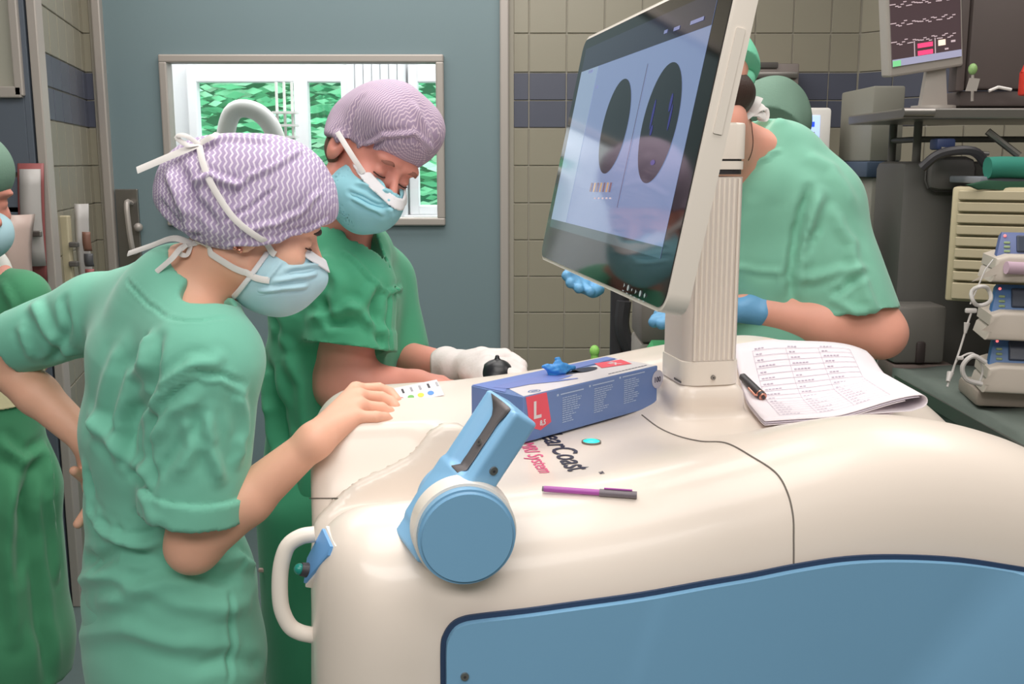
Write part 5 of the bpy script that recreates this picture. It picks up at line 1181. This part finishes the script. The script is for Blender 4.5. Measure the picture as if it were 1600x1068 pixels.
# ---------------------------------------------------------------- second nurse behind
def nurse_back():
    root = empty('person', tuple(P(510, 700, 2.0) * [1, 1, 0]))
    tag(root, 'nurse in deep green scrubs, head tilted under lavender cap, before the door window', 'person', 'people around the scanner cart')
    hd = Head(P(580, 248, 1.90), (.58, -.70, -.42), (.50, -.02, .86), .93)
    nb = P(534, 378, 2.0)
    shR = P(545, 452, 1.90); elR = P(538, 600, 1.90); wrR = P(650, 604, 1.86); shL = P(590, 440, 2.16); elL = P(612, 560, 2.14); wrL = P(712, 576, 1.94)
    tor = [(P(535, 400, 2.02), .085, .085), (P(522, 470, 2.03), .165, .110), (P(508, 580, 2.03), .150, .110), (P(515, 720, 2.03), .145, .12), (P(515, 900, 2.03), .165, .135), (P(515, 1100, 2.03), .165, .14)]
    wdir = (.25, .97, 0)
    def torso(p, g_=0.):
        d = None
        for (a, w0, d0), (b, w1, d1) in zip(tor[:-1], tor[1:]):
            s_ = ecap(p, a, b, (w0 + g_, d0 + g_), (w1 + g_, d1 + g_), wdir); d = s_ if d is None else smin(d, s_, .03)
        return d
    W_ = P
    kn = [P(752, 556, 1.90), P(760, 562, 1.86), P(764, 572, 1.83), P(760, 584, 1.80)]; pp = [P(788, 556, 1.88), P(796, 562, 1.84), P(798, 572, 1.81), P(792, 584, 1.79)]; tt = [P(806, 568, 1.84), P(812, 572, 1.82), P(812, 580, 1.80), P(806, 590, 1.78)]
    palm = [(wrL, k_, .022, .0155) for k_ in kn]; fing = [[a, b, c] for a, b, c in zip(kn, pp, tt)]; thumb = [P(730, 586, 1.86), P(752, 594, 1.80), P(768, 596, 1.78)]
    rk_ = [P(690, 598, 1.84), P(690, 602, 1.82), P(688, 605, 1.80), P(682, 607, 1.79)]; rt = [P(722, 603, 1.80), P(726, 604, 1.79), P(722, 606, 1.78), P(712, 608, 1.77)]
    def body_f(p):
        d = hd.skull(p); d = smin(d, rc(p, hd.W((-.025, 0, -.055)), nb, .048, .056), .03); d = smin(d, rc(p, nb, shR, .055, .045), .04); d = smin(d, rc(p, nb, shL, .055, .045), .04)
        a = smin(rc(p, shR, elR, .056, .052), rc(p, elR, wrR, .050, .030), .03); a = smin(a, hand(p, [[m_, (m_ + t_) / 2, t_] for m_, t_ in zip(rk_, rt)], [(wrR, m_, .024, .014) for m_ in rk_], [wrR, P(690, 610, 1.80), P(706, 612, 1.78)]), .012); d = smin(d, a, .03)
        b = smin(rc(p, shL, elL, .050, .046), rc(p, elL, wrL, .045, .029), .03); b = smin(b, hand(p, fing, palm, thumb), .012); d = smin(d, b, .03)
        return smin(d, torso(p, -.022), .03)
    part(root, 'body', body_f, (-.62, 1.68, .85), (.12, 2.3, 1.75), .0048, M['skin2'])
    def top_f(p):
        d = torso(p); d = smin(d, rc(p, P(540, 405, 1.96), P(545, 452, 1.92), .080, .080), .05); d = smin(d, rc(p, P(560, 400, 2.08), shL, .07, .07), .05)
        c0, c1 = P(548, 455, 1.91), P(546, 540, 1.89); sl = rc(p, c0, c1, .085, .086); sl = np.maximum(sl, plane(p, c1, c1 - c0 + [-.01, 0, 0])); sl = np.maximum(sl, -np.maximum(rc(p, P(546, 515, 1.9), c1 + (c1 - c0), .070, .074), plane(p, P(546, 520, 1.9), c0 - c1))); d = smin(d, sl, .025)
        cu = np.maximum(np.maximum(rc(p, c0, c1, .085, .090), plane(p, c1 - [0, 0, .002], c1 - c0 + [-.01, 0, 0])), -plane(p, c1 + [0, 0, .036], c1 - c0 + [-.01, 0, 0])); cu = np.maximum(cu, -rc(p, c0, c1 + (c1 - c0), .072, .074)); d = smin(d, cu, .004)
        e1 = P(618, 556, 2.12); s2 = np.maximum(rc(p, shL, e1, .075, .070), plane(p, e1, e1 - shL)); d = smin(d, s2, .03)
        # chest front hanging forward
        d = smin(d, ecap(p, P(568, 470, 1.99), P(566, 590, 1.99), (.115, .045), (.115, .045), wdir), .04)
        nk = rc(p, nb + [0, 0, -.01], hd.W((-.02, 0, -.03)), .056, .066); d = np.maximum(d, -nk); d = np.maximum(d, -rc(p, P(560, 372, 1.93), P(612, 455, 1.90), .036, .006)); return d
    S = [([(540, 470), (575, 500), (605, 520)], .012, .008), ([(500, 470), (520, 500), (545, 505)], .012, -.007), ([(590, 460), (585, 500), (600, 540)], .010, -.008), ([(480, 500), (520, 490), (560, 480), (590, 440)], .012, .006), ([(610, 460), (640, 450)], .006, .006), ([(612, 455), (618, 560)], .006, -.004),
         ([(400, 560), (430, 640), (440, 700)], .02, -.009), ([(430, 520), (470, 600), (480, 680)], .018, .008), ([(400, 620), (440, 730), (440, 800)], .02, .008), ([(460, 700), (450, 800)], .016, -.008), ([(505, 400), (530, 440), (520, 480)], .014, .006), ([(540, 390), (600, 450), (612, 460)], .005, .004), ([(410, 500), (450, 560)], .015, -.006)]
    part(root, 'scrub_top', top_f, (-.66, 1.74, .82), (.02, 2.34, 1.58), .0058, M['scrub2'], S, noise=[(18, .0018, (1, 1, .5)), (50, .0006, (1, 1, .7))])
    def tr_f(p):
        hip = np.array([P(515, 1100, 2.03)[0], 2.03, .82]); d = ecap(p, P(515, 1090, 2.03), hip, (.15, .125), (.15, .13), wdir); wd = nz(wdir)
        for s_ in (1, -1): d = smin(d, rc(p, hip + wd * .075 * s_, np.array([hip[0], hip[1], .10]) + wd * .09 * s_, .095, .06), .02)
        return np.maximum(d, .07 - p[:, 2])
    part(root, 'trousers', tr_f, (-.66, 1.74, .05), (-.05, 2.34, .96), .014, M['scrub2'])
    hip = np.array([P(515, 1100, 2.03)[0], 2.03, 0]); wd = nz(wdir)
    for s_ in (1, -1): child_of(Bm().sphere(hip + wd * .09 * s_ + [.05, 0, .048], .05, (2.3, 1, .95)).build('clog', M['white'], smooth=True), root)
    def cap_f(p):
        q = hd.L(p); d = ell(q, (-.004, 0, .070), (.100, .090, .092)); d = smin(d, ell(q, (-.075, 0, .020), (.055, .070, .066)), .05); d = smin(d, ell(q, (-.02, 0, .0), (.070, .096, .055)), .03); d = smin(d, ell(q, (.045, -.01, .095), (.060, .082, .050)), .05)
        cut = plane(q, (.09, 0, .034), (.30, 0, -1)); cut2 = plane(q, (-.05, 0, -.03), (-.6, 0, -1)); return smax(d, smax(cut, cut2, .02), .008)
    lo, hi = box_of([hd.W(v) for v in ((.13, .1, .17), (.13, -.1, -.08), (-.14, .1, .17), (-.14, -.1, -.08))], .04)
    capm = capmat('mauve_wave_cap_fabric', (166, 146, 172), (214, 194, 208), 150, 190, .22)
    CS = [([(530, 262), (560, 235), (600, 212), (650, 208), (672, 230)], .005, .005), ([(520, 275), (550, 248), (595, 222)], .005, -.004), ([(560, 150), (545, 200), (535, 250)], .010, -.004), ([(650, 165), (668, 200), (672, 240)], .010, .005), ([(528, 210), (520, 240)], .008, .004)]
    part(root, 'surgical_cap', cap_f, lo, hi, .0036, capm, CS, noise=[(40, .0022, (1, 1, 1))], uvf=head_uv(hd))
    def hair_f(p):
        q = hd.L(p); d = ell(q, (-.035, 0, -.01), (.066, .076, .055)); return np.maximum(np.maximum(d, plane(q, (0, 0, .02), (0, 0, 1))), plane(q, (-.02, 0, 0), (1, 0, .3)))
    part(root, 'hair', hair_f, lo - .02, hi, .004, mat('light_brown_hair', (120, 92, 76), .6), noise=[(180, .0008, (1, 1, .3))])
    def mo(q, g_=0): o_ = ell(q, (.044, 0, -.066), (.078 + g_, .078 + g_, .070 + g_)); return smin(o_, rc(q, (.094, 0, -.016), (.114, 0, -.052), .015 + g_, .020 + g_), .03)
    def mask_f(p):
        q = hd.L(p); o_ = mo(q); d = np.maximum(o_, -(o_ + .004)); d = np.maximum(d, plane(q, (.105, 0, -.020), (.25, 0, 1))); return np.maximum(d, plane(q, (.012, 0, -.06), (-1, 0, .25)))
    ml, mh_ = box_of([hd.W(v) for v in ((.16, .09, .02), (.16, -.09, -.16), (0, .09, .02), (0, -.09, -.16))], .02)
    part(root, 'face_mask', mask_f, ml, mh_, .0024, mat('aqua_mask_fabric', (150, 208, 222), .8), [([(560, 285), (600, 300), (635, 300)], .005, .004), ([(545, 300), (590, 322), (625, 318)], .005, -.004), ([(555, 310), (600, 335)], .005, .004), ([(600, 270), (610, 340)], .006, .003)], noise=[(60, .0014, (1, 1, 1))])
    def strip_f(p):
        q = hd.L(p); o_ = mo(q, .006); d = np.maximum(o_, -(o_ + .004)); c = plane(q, (.105, 0, -.018), (.25, 0, 1)); return np.maximum(np.maximum(d, np.maximum(c, -(c + .016))), plane(q, (.012, 0, -.06), (-1, 0, .25)))
    part(root, 'mask_edging', strip_f, ml, mh_, .0024, M['maskw'])
    add_face_parts(hd, root, mat('soft_brown_brow', (150, 98, 84), .7))
    allh = lambda p: np.minimum(np.minimum(cap_f(p), hd.skull(p)), mask_f(p))
    strap(root, [P(568, 270, 1.812), P(550, 243, 1.806), P(527, 206, 1.825)], .0048)
    strap(root, surf_strap(lambda p: np.minimum(body_f(p), allh(p)), [P(530, 296, 1.86), P(518, 290, 1.88), P(508, 280, 1.92)], .0024), .0042)
    bc = surf_strap(top_f, [P(422, 890, 1.92), P(423, 890, 1.92)], .004)[0][0]; child_of(Bm().box(bc, (.022, .008, .008), bevel=.002).build('badge_clip', mat('pale_red_clip', (214, 176, 172), .4)), root)
    # white glove on the far hand
    def gl_f(p):
        d = hand(p, fing, palm, thumb, rs=(.0125, .0115, .0105)); d = smin(d, rc(p, elL * .12 + wrL * .88, wrL, .038, .034), .012); return d - .0032
    lo, hi = box_of(kn + pp + tt + [wrL] + thumb, .05); part(root, 'latex_glove', gl_f, lo, hi, .0030, M['glovewhite'], noise=[(90, .0012, (1, 1, 1))])
nurse_back()
cpos = P(777, 590, 1.80)
cup = empty('black_cup', tuple(cpos)); tag(cup, 'round black rubber cup held in the white gloved hand', 'cup')
def cup_f(p):
    d = ell(p, (0, 0, 0), (.034, .034, .034)); d = smax(d, -p[:, 2] - .022, .004); d = smin(d, rc(p, (0, 0, .03), (0, 0, .038), .005, .004), .004); return d
V, Fq = surfnet(cup_f, (-.05, -.05, -.04), (.05, .05, .055), .0022); o = link('dome', npmesh('dome', V, Fq, M['blackrub']), None, cup)
Bm().cyl((0, 0, -.022), (0, 0, -.014), .036, .0345, seg=36).build('rim', M['blackrub'], cup, smooth=True)

# ---------------------------------------------------------------- person at the right, back to the camera
def surgeon():
    root = empty('person', tuple(P(1240, 700, 2.2) * [1, 1, 0]))
    tag(root, 'person in pale green scrubs and blue gloves, back turned, right of the column', 'person', 'people around the scanner cart')
    hd = Head(P(1098, 158, 2.02), (-.45, .85, -.30), (-.1, .25, .95), 1.02)
    nb = P(1134, 262, 2.17)
    shR = P(1284, 318, 2.16); elR = P(1376, 520, 2.08); wrR = P(1168, 480, 2.10)
    shL = P(1030, 300, 2.30); elL = P(1000, 392, 2.36); wrL = P(940, 420, 2.34)
    tor = [(P(1190, 245, 2.18), .10, .075), (P(1195, 320, 2.19), .165, .115), (P(1205, 420, 2.19), .165, .12), (P(1210, 520, 2.19), .155, .12), (P(1215, 640, 2.19), .16, .13), (P(1215, 900, 2.19), .17, .14)]
    wdir = (.98, -.2, 0)
    def torso(p, g_=0.):
        d = None
        for (a, w0, d0), (b, w1, d1) in zip(tor[:-1], tor[1:]):
            s_ = ecap(p, a, b, (w0 + g_, d0 + g_), (w1 + g_, d1 + g_), wdir); d = s_ if d is None else smin(d, s_, .03)
        return d
    mR = [P(1112, 474, 2.12), P(1108, 482, 2.10), P(1108, 490, 2.08), P(1112, 497, 2.06)]; tR = [P(1030, 492, 2.14), P(1024, 498, 2.10), P(1022, 502, 2.08), P(1034, 506, 2.06)]
    mL = [P(905, 425, 2.32), P(902, 434, 2.30), P(905, 442, 2.29), P(912, 448, 2.28)]; tL = [P(885, 430, 2.22), P(892, 442, 2.21), P(905, 450, 2.2), P(922, 455, 2.2)]
    fR = [[m_, m_ * .5 + t_ * .5 + [0, 0, .008], t_] for m_, t_ in zip(mR, tR)]; fL = [[m_, m_ * .5 + t_ * .5 + [-.006, 0, .002], t_] for m_, t_ in zip(mL, tL)]
    pR = [(wrR, m_, .024, .015) for m_ in mR]; pL = [(wrL, m_, .024, .015) for m_ in mL]; thR = [P(1140, 470, 2.06), P(1110, 464, 2.04), P(1080, 470, 2.04)]; thL = [P(930, 440, 2.3), P(935, 452, 2.26), P(926, 458, 2.22)]
    def body_f(p):
        d = hd.skull(p); d = smin(d, rc(p, hd.W((-.03, 0, -.055)), nb, .058, .066), .03); d = smin(d, rc(p, P(1150, 222, 2.12), P(1203, 233, 2.13), .050, .034), .03); d = smin(d, rc(p, nb, shR, .056, .050), .05); d = smin(d, rc(p, nb, shL, .060, .055), .05)
        a = smin(rc(p, shR, elR, .056, .048), rc(p, elR, elR * .6 + wrR * .4, .052, .056), .02); a = smin(a, rc(p, elR * .6 + wrR * .4, wrR, .056, .031), .02); a = smin(a, hand(p, fR, pR, thR), .012); d = smin(d, a, .03)
        b = smin(rc(p, shL, elL, .052, .045), rc(p, elL, wrL, .045, .030), .02); b = smin(b, hand(p, fL, pL, thL), .012); d = smin(d, b, .03)
        return smin(d, torso(p, -.022), .03)
    part(root, 'body', body_f, (.08, 1.90, .86), (.90, 2.52, 1.85), .0052, M['skin3'])
    def top_f(p):
        d = torso(p); d = smin(d, rc(p, P(1235, 262, 2.18), shR, .075, .078), .06); d = smin(d, rc(p, P(1120, 262, 2.24), shL, .07, .075), .06)
        # standing collar corner
        d = smin(d, rc(p, P(1218, 196, 2.13), P(1232, 262, 2.15), .010, .05), .03)
        c0, c1 = P(1284, 324, 2.15), P(1334, 492, 2.10); d = smin(d, rc(p, P(1200, 285, 2.12), P(1235, 300, 2.14), .055, .07), .04); sl = rc(p, c0, c1, .080, .092); ax = c1 - c0 + np.array([-.03, 0, 0]); sl = np.maximum(sl, plane(p, c1, ax)); sl = np.maximum(sl, -np.maximum(rc(p, c0 + (c1 - c0) * .72, c1 + (c1 - c0), .074, .080), plane(p, c0 + (c1 - c0) * .75, c0 - c1))); d = smin(d, sl, .04)
        e1 = P(1010, 370, 2.36); s2 = np.maximum(rc(p, shL, e1, .08, .075), plane(p, e1, e1 - shL)); d = smin(d, s2, .04)
        nk = np.maximum(rc(p, P(1140, 240, 2.10), hd.W((-.02, 0, -.03)), .13, .13), plane(p, P(1184, 238, 2.08), (.82, 0, -.57))); d = np.maximum(d, -nk); return d
    S = [([(1262, 300), (1245, 360), (1235, 430), (1238, 470)], .012, -.010), ([(1280, 300), (1262, 360), (1255, 420)], .014, .007), ([(1300, 330), (1330, 380), (1350, 440), (1365, 500)], .014, .006), ([(1240, 440), (1300, 425), (1350, 420)], .012, .005), ([(1300, 460), (1335, 438), (1352, 425)], .009, -.006), ([(1305, 470), (1340, 490), (1360, 505)], .010, .006), ([(1280, 350), (1262, 380), (1256, 410)], .01, -.005),
         ([(1150, 270), (1190, 250), (1215, 235)], .006, .004), ([(1170, 300), (1160, 380), (1150, 440)], .03, .006), ([(1140, 415), (1190, 425), (1225, 425)], .008, .003), ([(1260, 240), (1300, 262), (1335, 320)], .02, .004)]
    part(root, 'scrub_top', top_f, (.02, 1.90, .84), (.92, 2.50, 1.66), .0060, M['scrub3'], S, noise=[(16, .0014, (1, 1, .5)), (48, .0005, (1, 1, .7))])
    def tr_f(p):
        hip = np.array([P(1215, 900, 2.19)[0], 2.19, .80]); d = ecap(p, hip + [0, 0, .16], hip, (.16, .13), (.16, .13), wdir); wd = nz(wdir)
        for s_ in (1, -1): d = smin(d, rc(p, hip + wd * .085 * s_, np.array([hip[0], hip[1], .10]) + wd * .11 * s_, .10, .062), .02)
        return np.maximum(d, .07 - p[:, 2])
    part(root, 'trousers', tr_f, (.2, 1.9, .05), (.85, 2.5, 1.12), .014, M['scrub3'])
    hip = np.array([P(1215, 900, 2.19)[0], 2.19, 0]); wd = nz(wdir)
    for s_ in (1, -1): child_of(Bm().sphere(hip + wd * .11 * s_ + [0, .05, .048], .05, (1, 2.3, .95)).build('clog', M['white'], smooth=True), root)
    def cap_f(p):
        q = hd.L(p); d = ell(q, (-.008, 0, .060), (.108, .090, .090)); d = smin(d, ell(q, (-.04, 0, .03), (.075, .08, .06)), .04); return np.maximum(d, plane(q, (-.03, 0, .004), (-.5, 0, -1)))
    lo, hi = box_of([hd.W(v) for v in ((.13, .1, .17), (.13, -.1, -.08), (-.14, .1, .17), (-.14, -.1, -.08))], .04)
    part(root, 'surgical_cap', cap_f, lo, hi, .0045, M['teal'], noise=[(50, .002, (1, 1, 1))])
    def hair_f(p):
        q = hd.L(p); d = ell(q, (-.035, 0, -.004), (.070, .078, .05)); return np.maximum(np.maximum(d, plane(q, (0, 0, .02), (0, 0, 1))), plane(q, (-.02, 0, 0), (1, 0, .3)))
    part(root, 'hair', hair_f, lo - .03, hi, .0045, M['hair'], noise=[(150, .001, (1, 1, .3))])
    def bow_f(p):
        d = rc(p, P(1148, 126, 2.0), P(1166, 120, 1.98), .012, .017); d = smin(d, rc(p, P(1148, 130, 2.0), P(1160, 148, 1.98), .012, .017), .008); return smin(d, rc(p, P(1140, 140, 2.02), P(1148, 112, 2.02), .018), .01)
    lo, hi = box_of([P(1130, 95, 1.98), P(1185, 165, 2.04)], .035); part(root, 'cap_tie', bow_f, lo, hi, .0025, M['teal'], noise=[(110, .0025, (1, 1, 1))])
    kx = P(1176, 176, 2.02)
    strap(root, [P(1138, 202, 1.98), P(1150, 197, 1.99), P(1163, 186, 2.0), kx], .0065, .0012); 
    for e in ((1186, 152), (1194, 166), (1196, 182)): strap(root, [kx, (kx + P(*e, 2.02)) / 2 + [0, 0, .003], P(*e, 2.03)], .0085, .0016)
    strap(root, [kx, P(1196, 170, 2.04), P(1197, 186, 2.04), P(1184, 186, 2.03)], .005, .001)
    strap(root, surf_strap(body_f, [P(1172, 186, 2.02), P(1168, 210, 2.04), P(1158, 245, 2.05)], .0012), .0008, .0008, 'cord', m=M['hair'])
    for nm, fg, pm_, th, w_, e_ in (('nitrile_glove', fR, pR, thR, wrR, elR), ('nitrile_glove', fL, pL, thL, wrL, elL)):
        def gf(p, fg=fg, pm_=pm_, th=th, w_=w_, e_=e_):
            d = hand(p, fg, pm_, th, rs=(.0125, .0115, .0105)); d = smin(d, rc(p, w_ * .90 + e_ * .10, w_, .036, .031), .012); return d - .001
        lo, hi = box_of([q for f_ in fg for q in f_] + [w_] + th, .055); part(root, nm, gf, lo, hi, .0032, M['gloveblue'], noise=[(80, .0014, (1, 1, 1))])
surgeon()

# ---------------------------------------------------------------- colleague behind the surgeon, dull green cap
def colleague():
    root = empty('person', tuple(P(1225, 700, 2.85) * [1, 1, 0]))
    tag(root, 'colleague mostly hidden behind the person at right, only dull green cap showing', 'person', 'people around the scanner cart')
    hd = Head(P(1205, 214, 2.75), (.35, .75, -.45), (.1, .3, .95), 1.0)
    nb = P(1216, 280, 2.85); tor = [(P(1216, 290, 2.88), .10, .075), (P(1216, 360, 2.90), .17, .11), (P(1216, 560, 2.9), .16, .12), (P(1216, 800, 2.9), .17, .14)]
    def body_f(p):
        d = hd.skull(p); d = smin(d, rc(p, hd.W((-.03, 0, -.055)), nb, .052, .062), .03)
        for s_ in (-1, 1): sh_ = nb + [.16 * s_, .03, -.06]; el_ = sh_ + np.array([.05 * s_, .05, -.28]); wr_ = el_ + np.array([-.08 * s_, .22, .03]); d = smin(d, rc(p, nb, sh_, .06, .05), .05); d = smin(d, rc(p, sh_, el_, .05, .04), .03); d = smin(d, rc(p, el_, wr_, .04, .026), .02); d = smin(d, rc(p, wr_, wr_ + np.array([0, .08, 0]), .026, .018), .02)
        return d
    part(root, 'body', body_f, (.35, 2.6, .8), (1.1, 3.3, 1.8), .009, M['skin3'])
    def top_f(p):
        d = None
        for (a, w0, d0), (b, w1, d1) in zip(tor[:-1], tor[1:]): s_ = ecap(p, a, b, (w0, d0), (w1, d1), (1, 0, 0)); d = s_ if d is None else smin(d, s_, .03)
        for s_ in (-1, 1): sh_ = nb + [.16 * s_, .03, -.06]; d = smin(d, rc(p, sh_, sh_ + np.array([.03 * s_, .03, -.17]), .075, .075), .05)
        return np.maximum(d, -rc(p, nb, hd.W((-.02, 0, -.03)), .066, .07))
    part(root, 'scrub_top', top_f, (.35, 2.6, .7), (1.1, 3.2, 1.6), .011, M['scrub2'])
    def tr_f(p):
        hip = np.array([P(1216, 800, 2.9)[0], 2.9, .8]); d = ecap(p, hip + [0, 0, .1], hip, (.16, .13), (.16, .13), (1, 0, 0))
        for s_ in (1, -1): d = smin(d, rc(p, hip + [.085 * s_, 0, 0], np.array([hip[0] + .1 * s_, hip[1], .08]), .10, .065), .02)
        return np.maximum(d, .012 - p[:, 2])
    part(root, 'trousers', tr_f, (.35, 2.6, 0), (1.1, 3.2, 1.0), .016, M['scrub2'])
    def cap_f(p):
        q = hd.L(p); d = ell(q, (-.01, 0, .055), (.118, .100, .098)); d = smin(d, ell(q, (-.05, 0, .0), (.07, .086, .07)), .04); return np.maximum(d, plane(q, (-.02, 0, -.035), (-.45, 0, -1)))
    lo, hi = box_of([hd.W(v) for v in ((.14, .11, .17), (.14, -.11, -.1), (-.15, .11, .17), (-.15, -.11, -.1))], .04); part(root, 'surgical_cap', cap_f, lo, hi, .005, M['capgreen'], noise=[(40, .003, (1, 1, 1))])
colleague()

# ---------------------------------------------------------------- person cut by the left edge
def left_person():
    root = empty('person', tuple(P(-30, 900, 2.35) * [1, 1, 0]))
    tag(root, 'person in green gown cut by the left picture edge, cream band at waist', 'person', 'people around the scanner cart')
    hd = Head(P(-52, 306, 2.30), (.8, -.45, -.2), (.1, 0, 1), 1.0); nb = P(-60, 410, 2.36)
    tor = [(P(-55, 430, 2.36), .09, .08), (P(-50, 520, 2.37), .165, .12), (P(-45, 640, 2.37), .15, .12), (P(-40, 760, 2.37), .19, .15), (P(-35, 1000, 2.37), .215, .18), (P(-35, 1250, 2.37), .225, .19)]
    def torso(p, g_=0.):
        d = None
        for (a, w0, d0), (b, w1, d1) in zip(tor[:-1], tor[1:]): s_ = ecap(p, a, b, (w0 + g_, d0 + g_), (w1 + g_, d1 + g_), (1, .2, 0)); d = s_ if d is None else smin(d, s_, .04)
        return d
    sh_ = [P(-150, 460, 2.42), P(30, 468, 2.36)]; el_ = [P(-190, 640, 2.38), P(46, 560, 2.46)]; wr_ = [P(-190, 760, 2.30), P(0, 610, 2.52)]
    def body_f(p):
        d = hd.skull(p); d = smin(d, rc(p, hd.W((-.03, 0, -.055)), nb, .05, .06), .03)
        for i in (0, 1): d = smin(d, rc(p, nb, sh_[i], .055, .048), .05); d = smin(d, rc(p, sh_[i], el_[i], .048, .042), .03); d = smin(d, rc(p, el_[i], wr_[i], .042, .028), .02); d = smin(d, rc(p, wr_[i], wr_[i] + nz(wr_[i] - el_[i]) * .08, .026, .02), .02)
        return smin(d, torso(p, -.055), .03)
    part(root, 'body', body_f, (-1.65, 2.0, .5), (-.95, 2.65, 1.75), .008, M['skin2'])
    def gown_f(p):
        d = torso(p)
        for i in (0, 1): d = smin(d, rc(p, sh_[i], (sh_[i] + el_[i]) / 2, .07, .066), .04)
        d = np.maximum(d, -rc(p, nb, hd.W((-.02, 0, -.03)), .064, .07)); return np.maximum(d, .24 - p[:, 2])
    S = [([(60, 700), (45, 800), (60, 950), (80, 1060)], .02, -.012), ([(85, 690), (90, 780), (100, 900)], .014, .010), ([(20, 740), (10, 860), (25, 1000)], .02, .010), ([(40, 760), (30, 900)], .02, -.010), ([(0, 690), (40, 720), (80, 700)], .016, .010), ([(5, 440), (20, 480), (30, 520)], .010, .006)]
    part(root, 'gown', gown_f, (-1.75, 2.0, .2), (-.8, 2.75, 1.6), .009, M['scrub5'], S, noise=[(14, .004, (1, 1, .35))])
    def apron_f(p): d = torso(p, .006); return np.maximum(np.maximum(np.maximum(d, -(d + .012)), plane(p, P(30, 640, 2.3), (0, 0, -1))), plane(p, P(6, 430, 2.3), (-1, 0, .35)))
    part(root, 'cream_wrap', apron_f, (-1.6, 2.0, .85), (-.85, 2.65, 1.45), .007, mat('cream_cotton', (206, 198, 160), .85), noise=[(20, .003, (1, 1, .6))])
    def col_f(p): d = torso(p, .012); return np.maximum(np.maximum(d, -(d + .012)), np.maximum(plane(p, P(20, 432, 2.3), (.5, 0, -1)), plane(p, P(32, 430, 2.3), (1, 0, .3))))
    part(root, 'white_collar', col_f, (-1.6, 2.0, 1.1), (-.85, 2.65, 1.5), .006, M['white'])
    def cap_f(p): q = hd.L(p); d = ell(q, (-.005, 0, .062), (.108, .088, .088)); return np.maximum(d, plane(q, (0, 0, .03), (0, 0, -1)))
    lo, hi = box_of([hd.W(v) for v in ((.14, .11, .17), (.14, -.11, -.1), (-.15, .11, .17), (-.15, -.11, -.1))], .04); part(root, 'surgical_cap', cap_f, lo, hi, .006, M['capgreen'])
    def mask_f(p): q = hd.L(p); o_ = ell(q, (.046, 0, -.070), (.076, .076, .066)); d = np.maximum(o_, -(o_ + .008)); return np.maximum(np.maximum(d, plane(q, (.105, 0, -.018), (.3, 0, 1))), plane(q, (.01, 0, -.06), (-1, 0, .3)))
    part(root, 'face_mask', mask_f, lo - .08, hi, .004, M['mask'])
    for s_ in (-.1, .1): child_of(Bm().cyl(tor[-1][0] * [1, 1, 0] + [s_, 0, .09], tor[-1][0] * [1, 1, 0] + [s_ * .9, 0, .4], .05, .06, seg=16).build('trouser_leg', M['scrub5'], smooth=True), root); child_of(Bm().sphere(tor[-1][0] * [1, 1, 0] + [s_ + .04, -.04, .048], .05, (2.3, 1, .95)).build('clog', M['white'], smooth=True), root)
left_person()
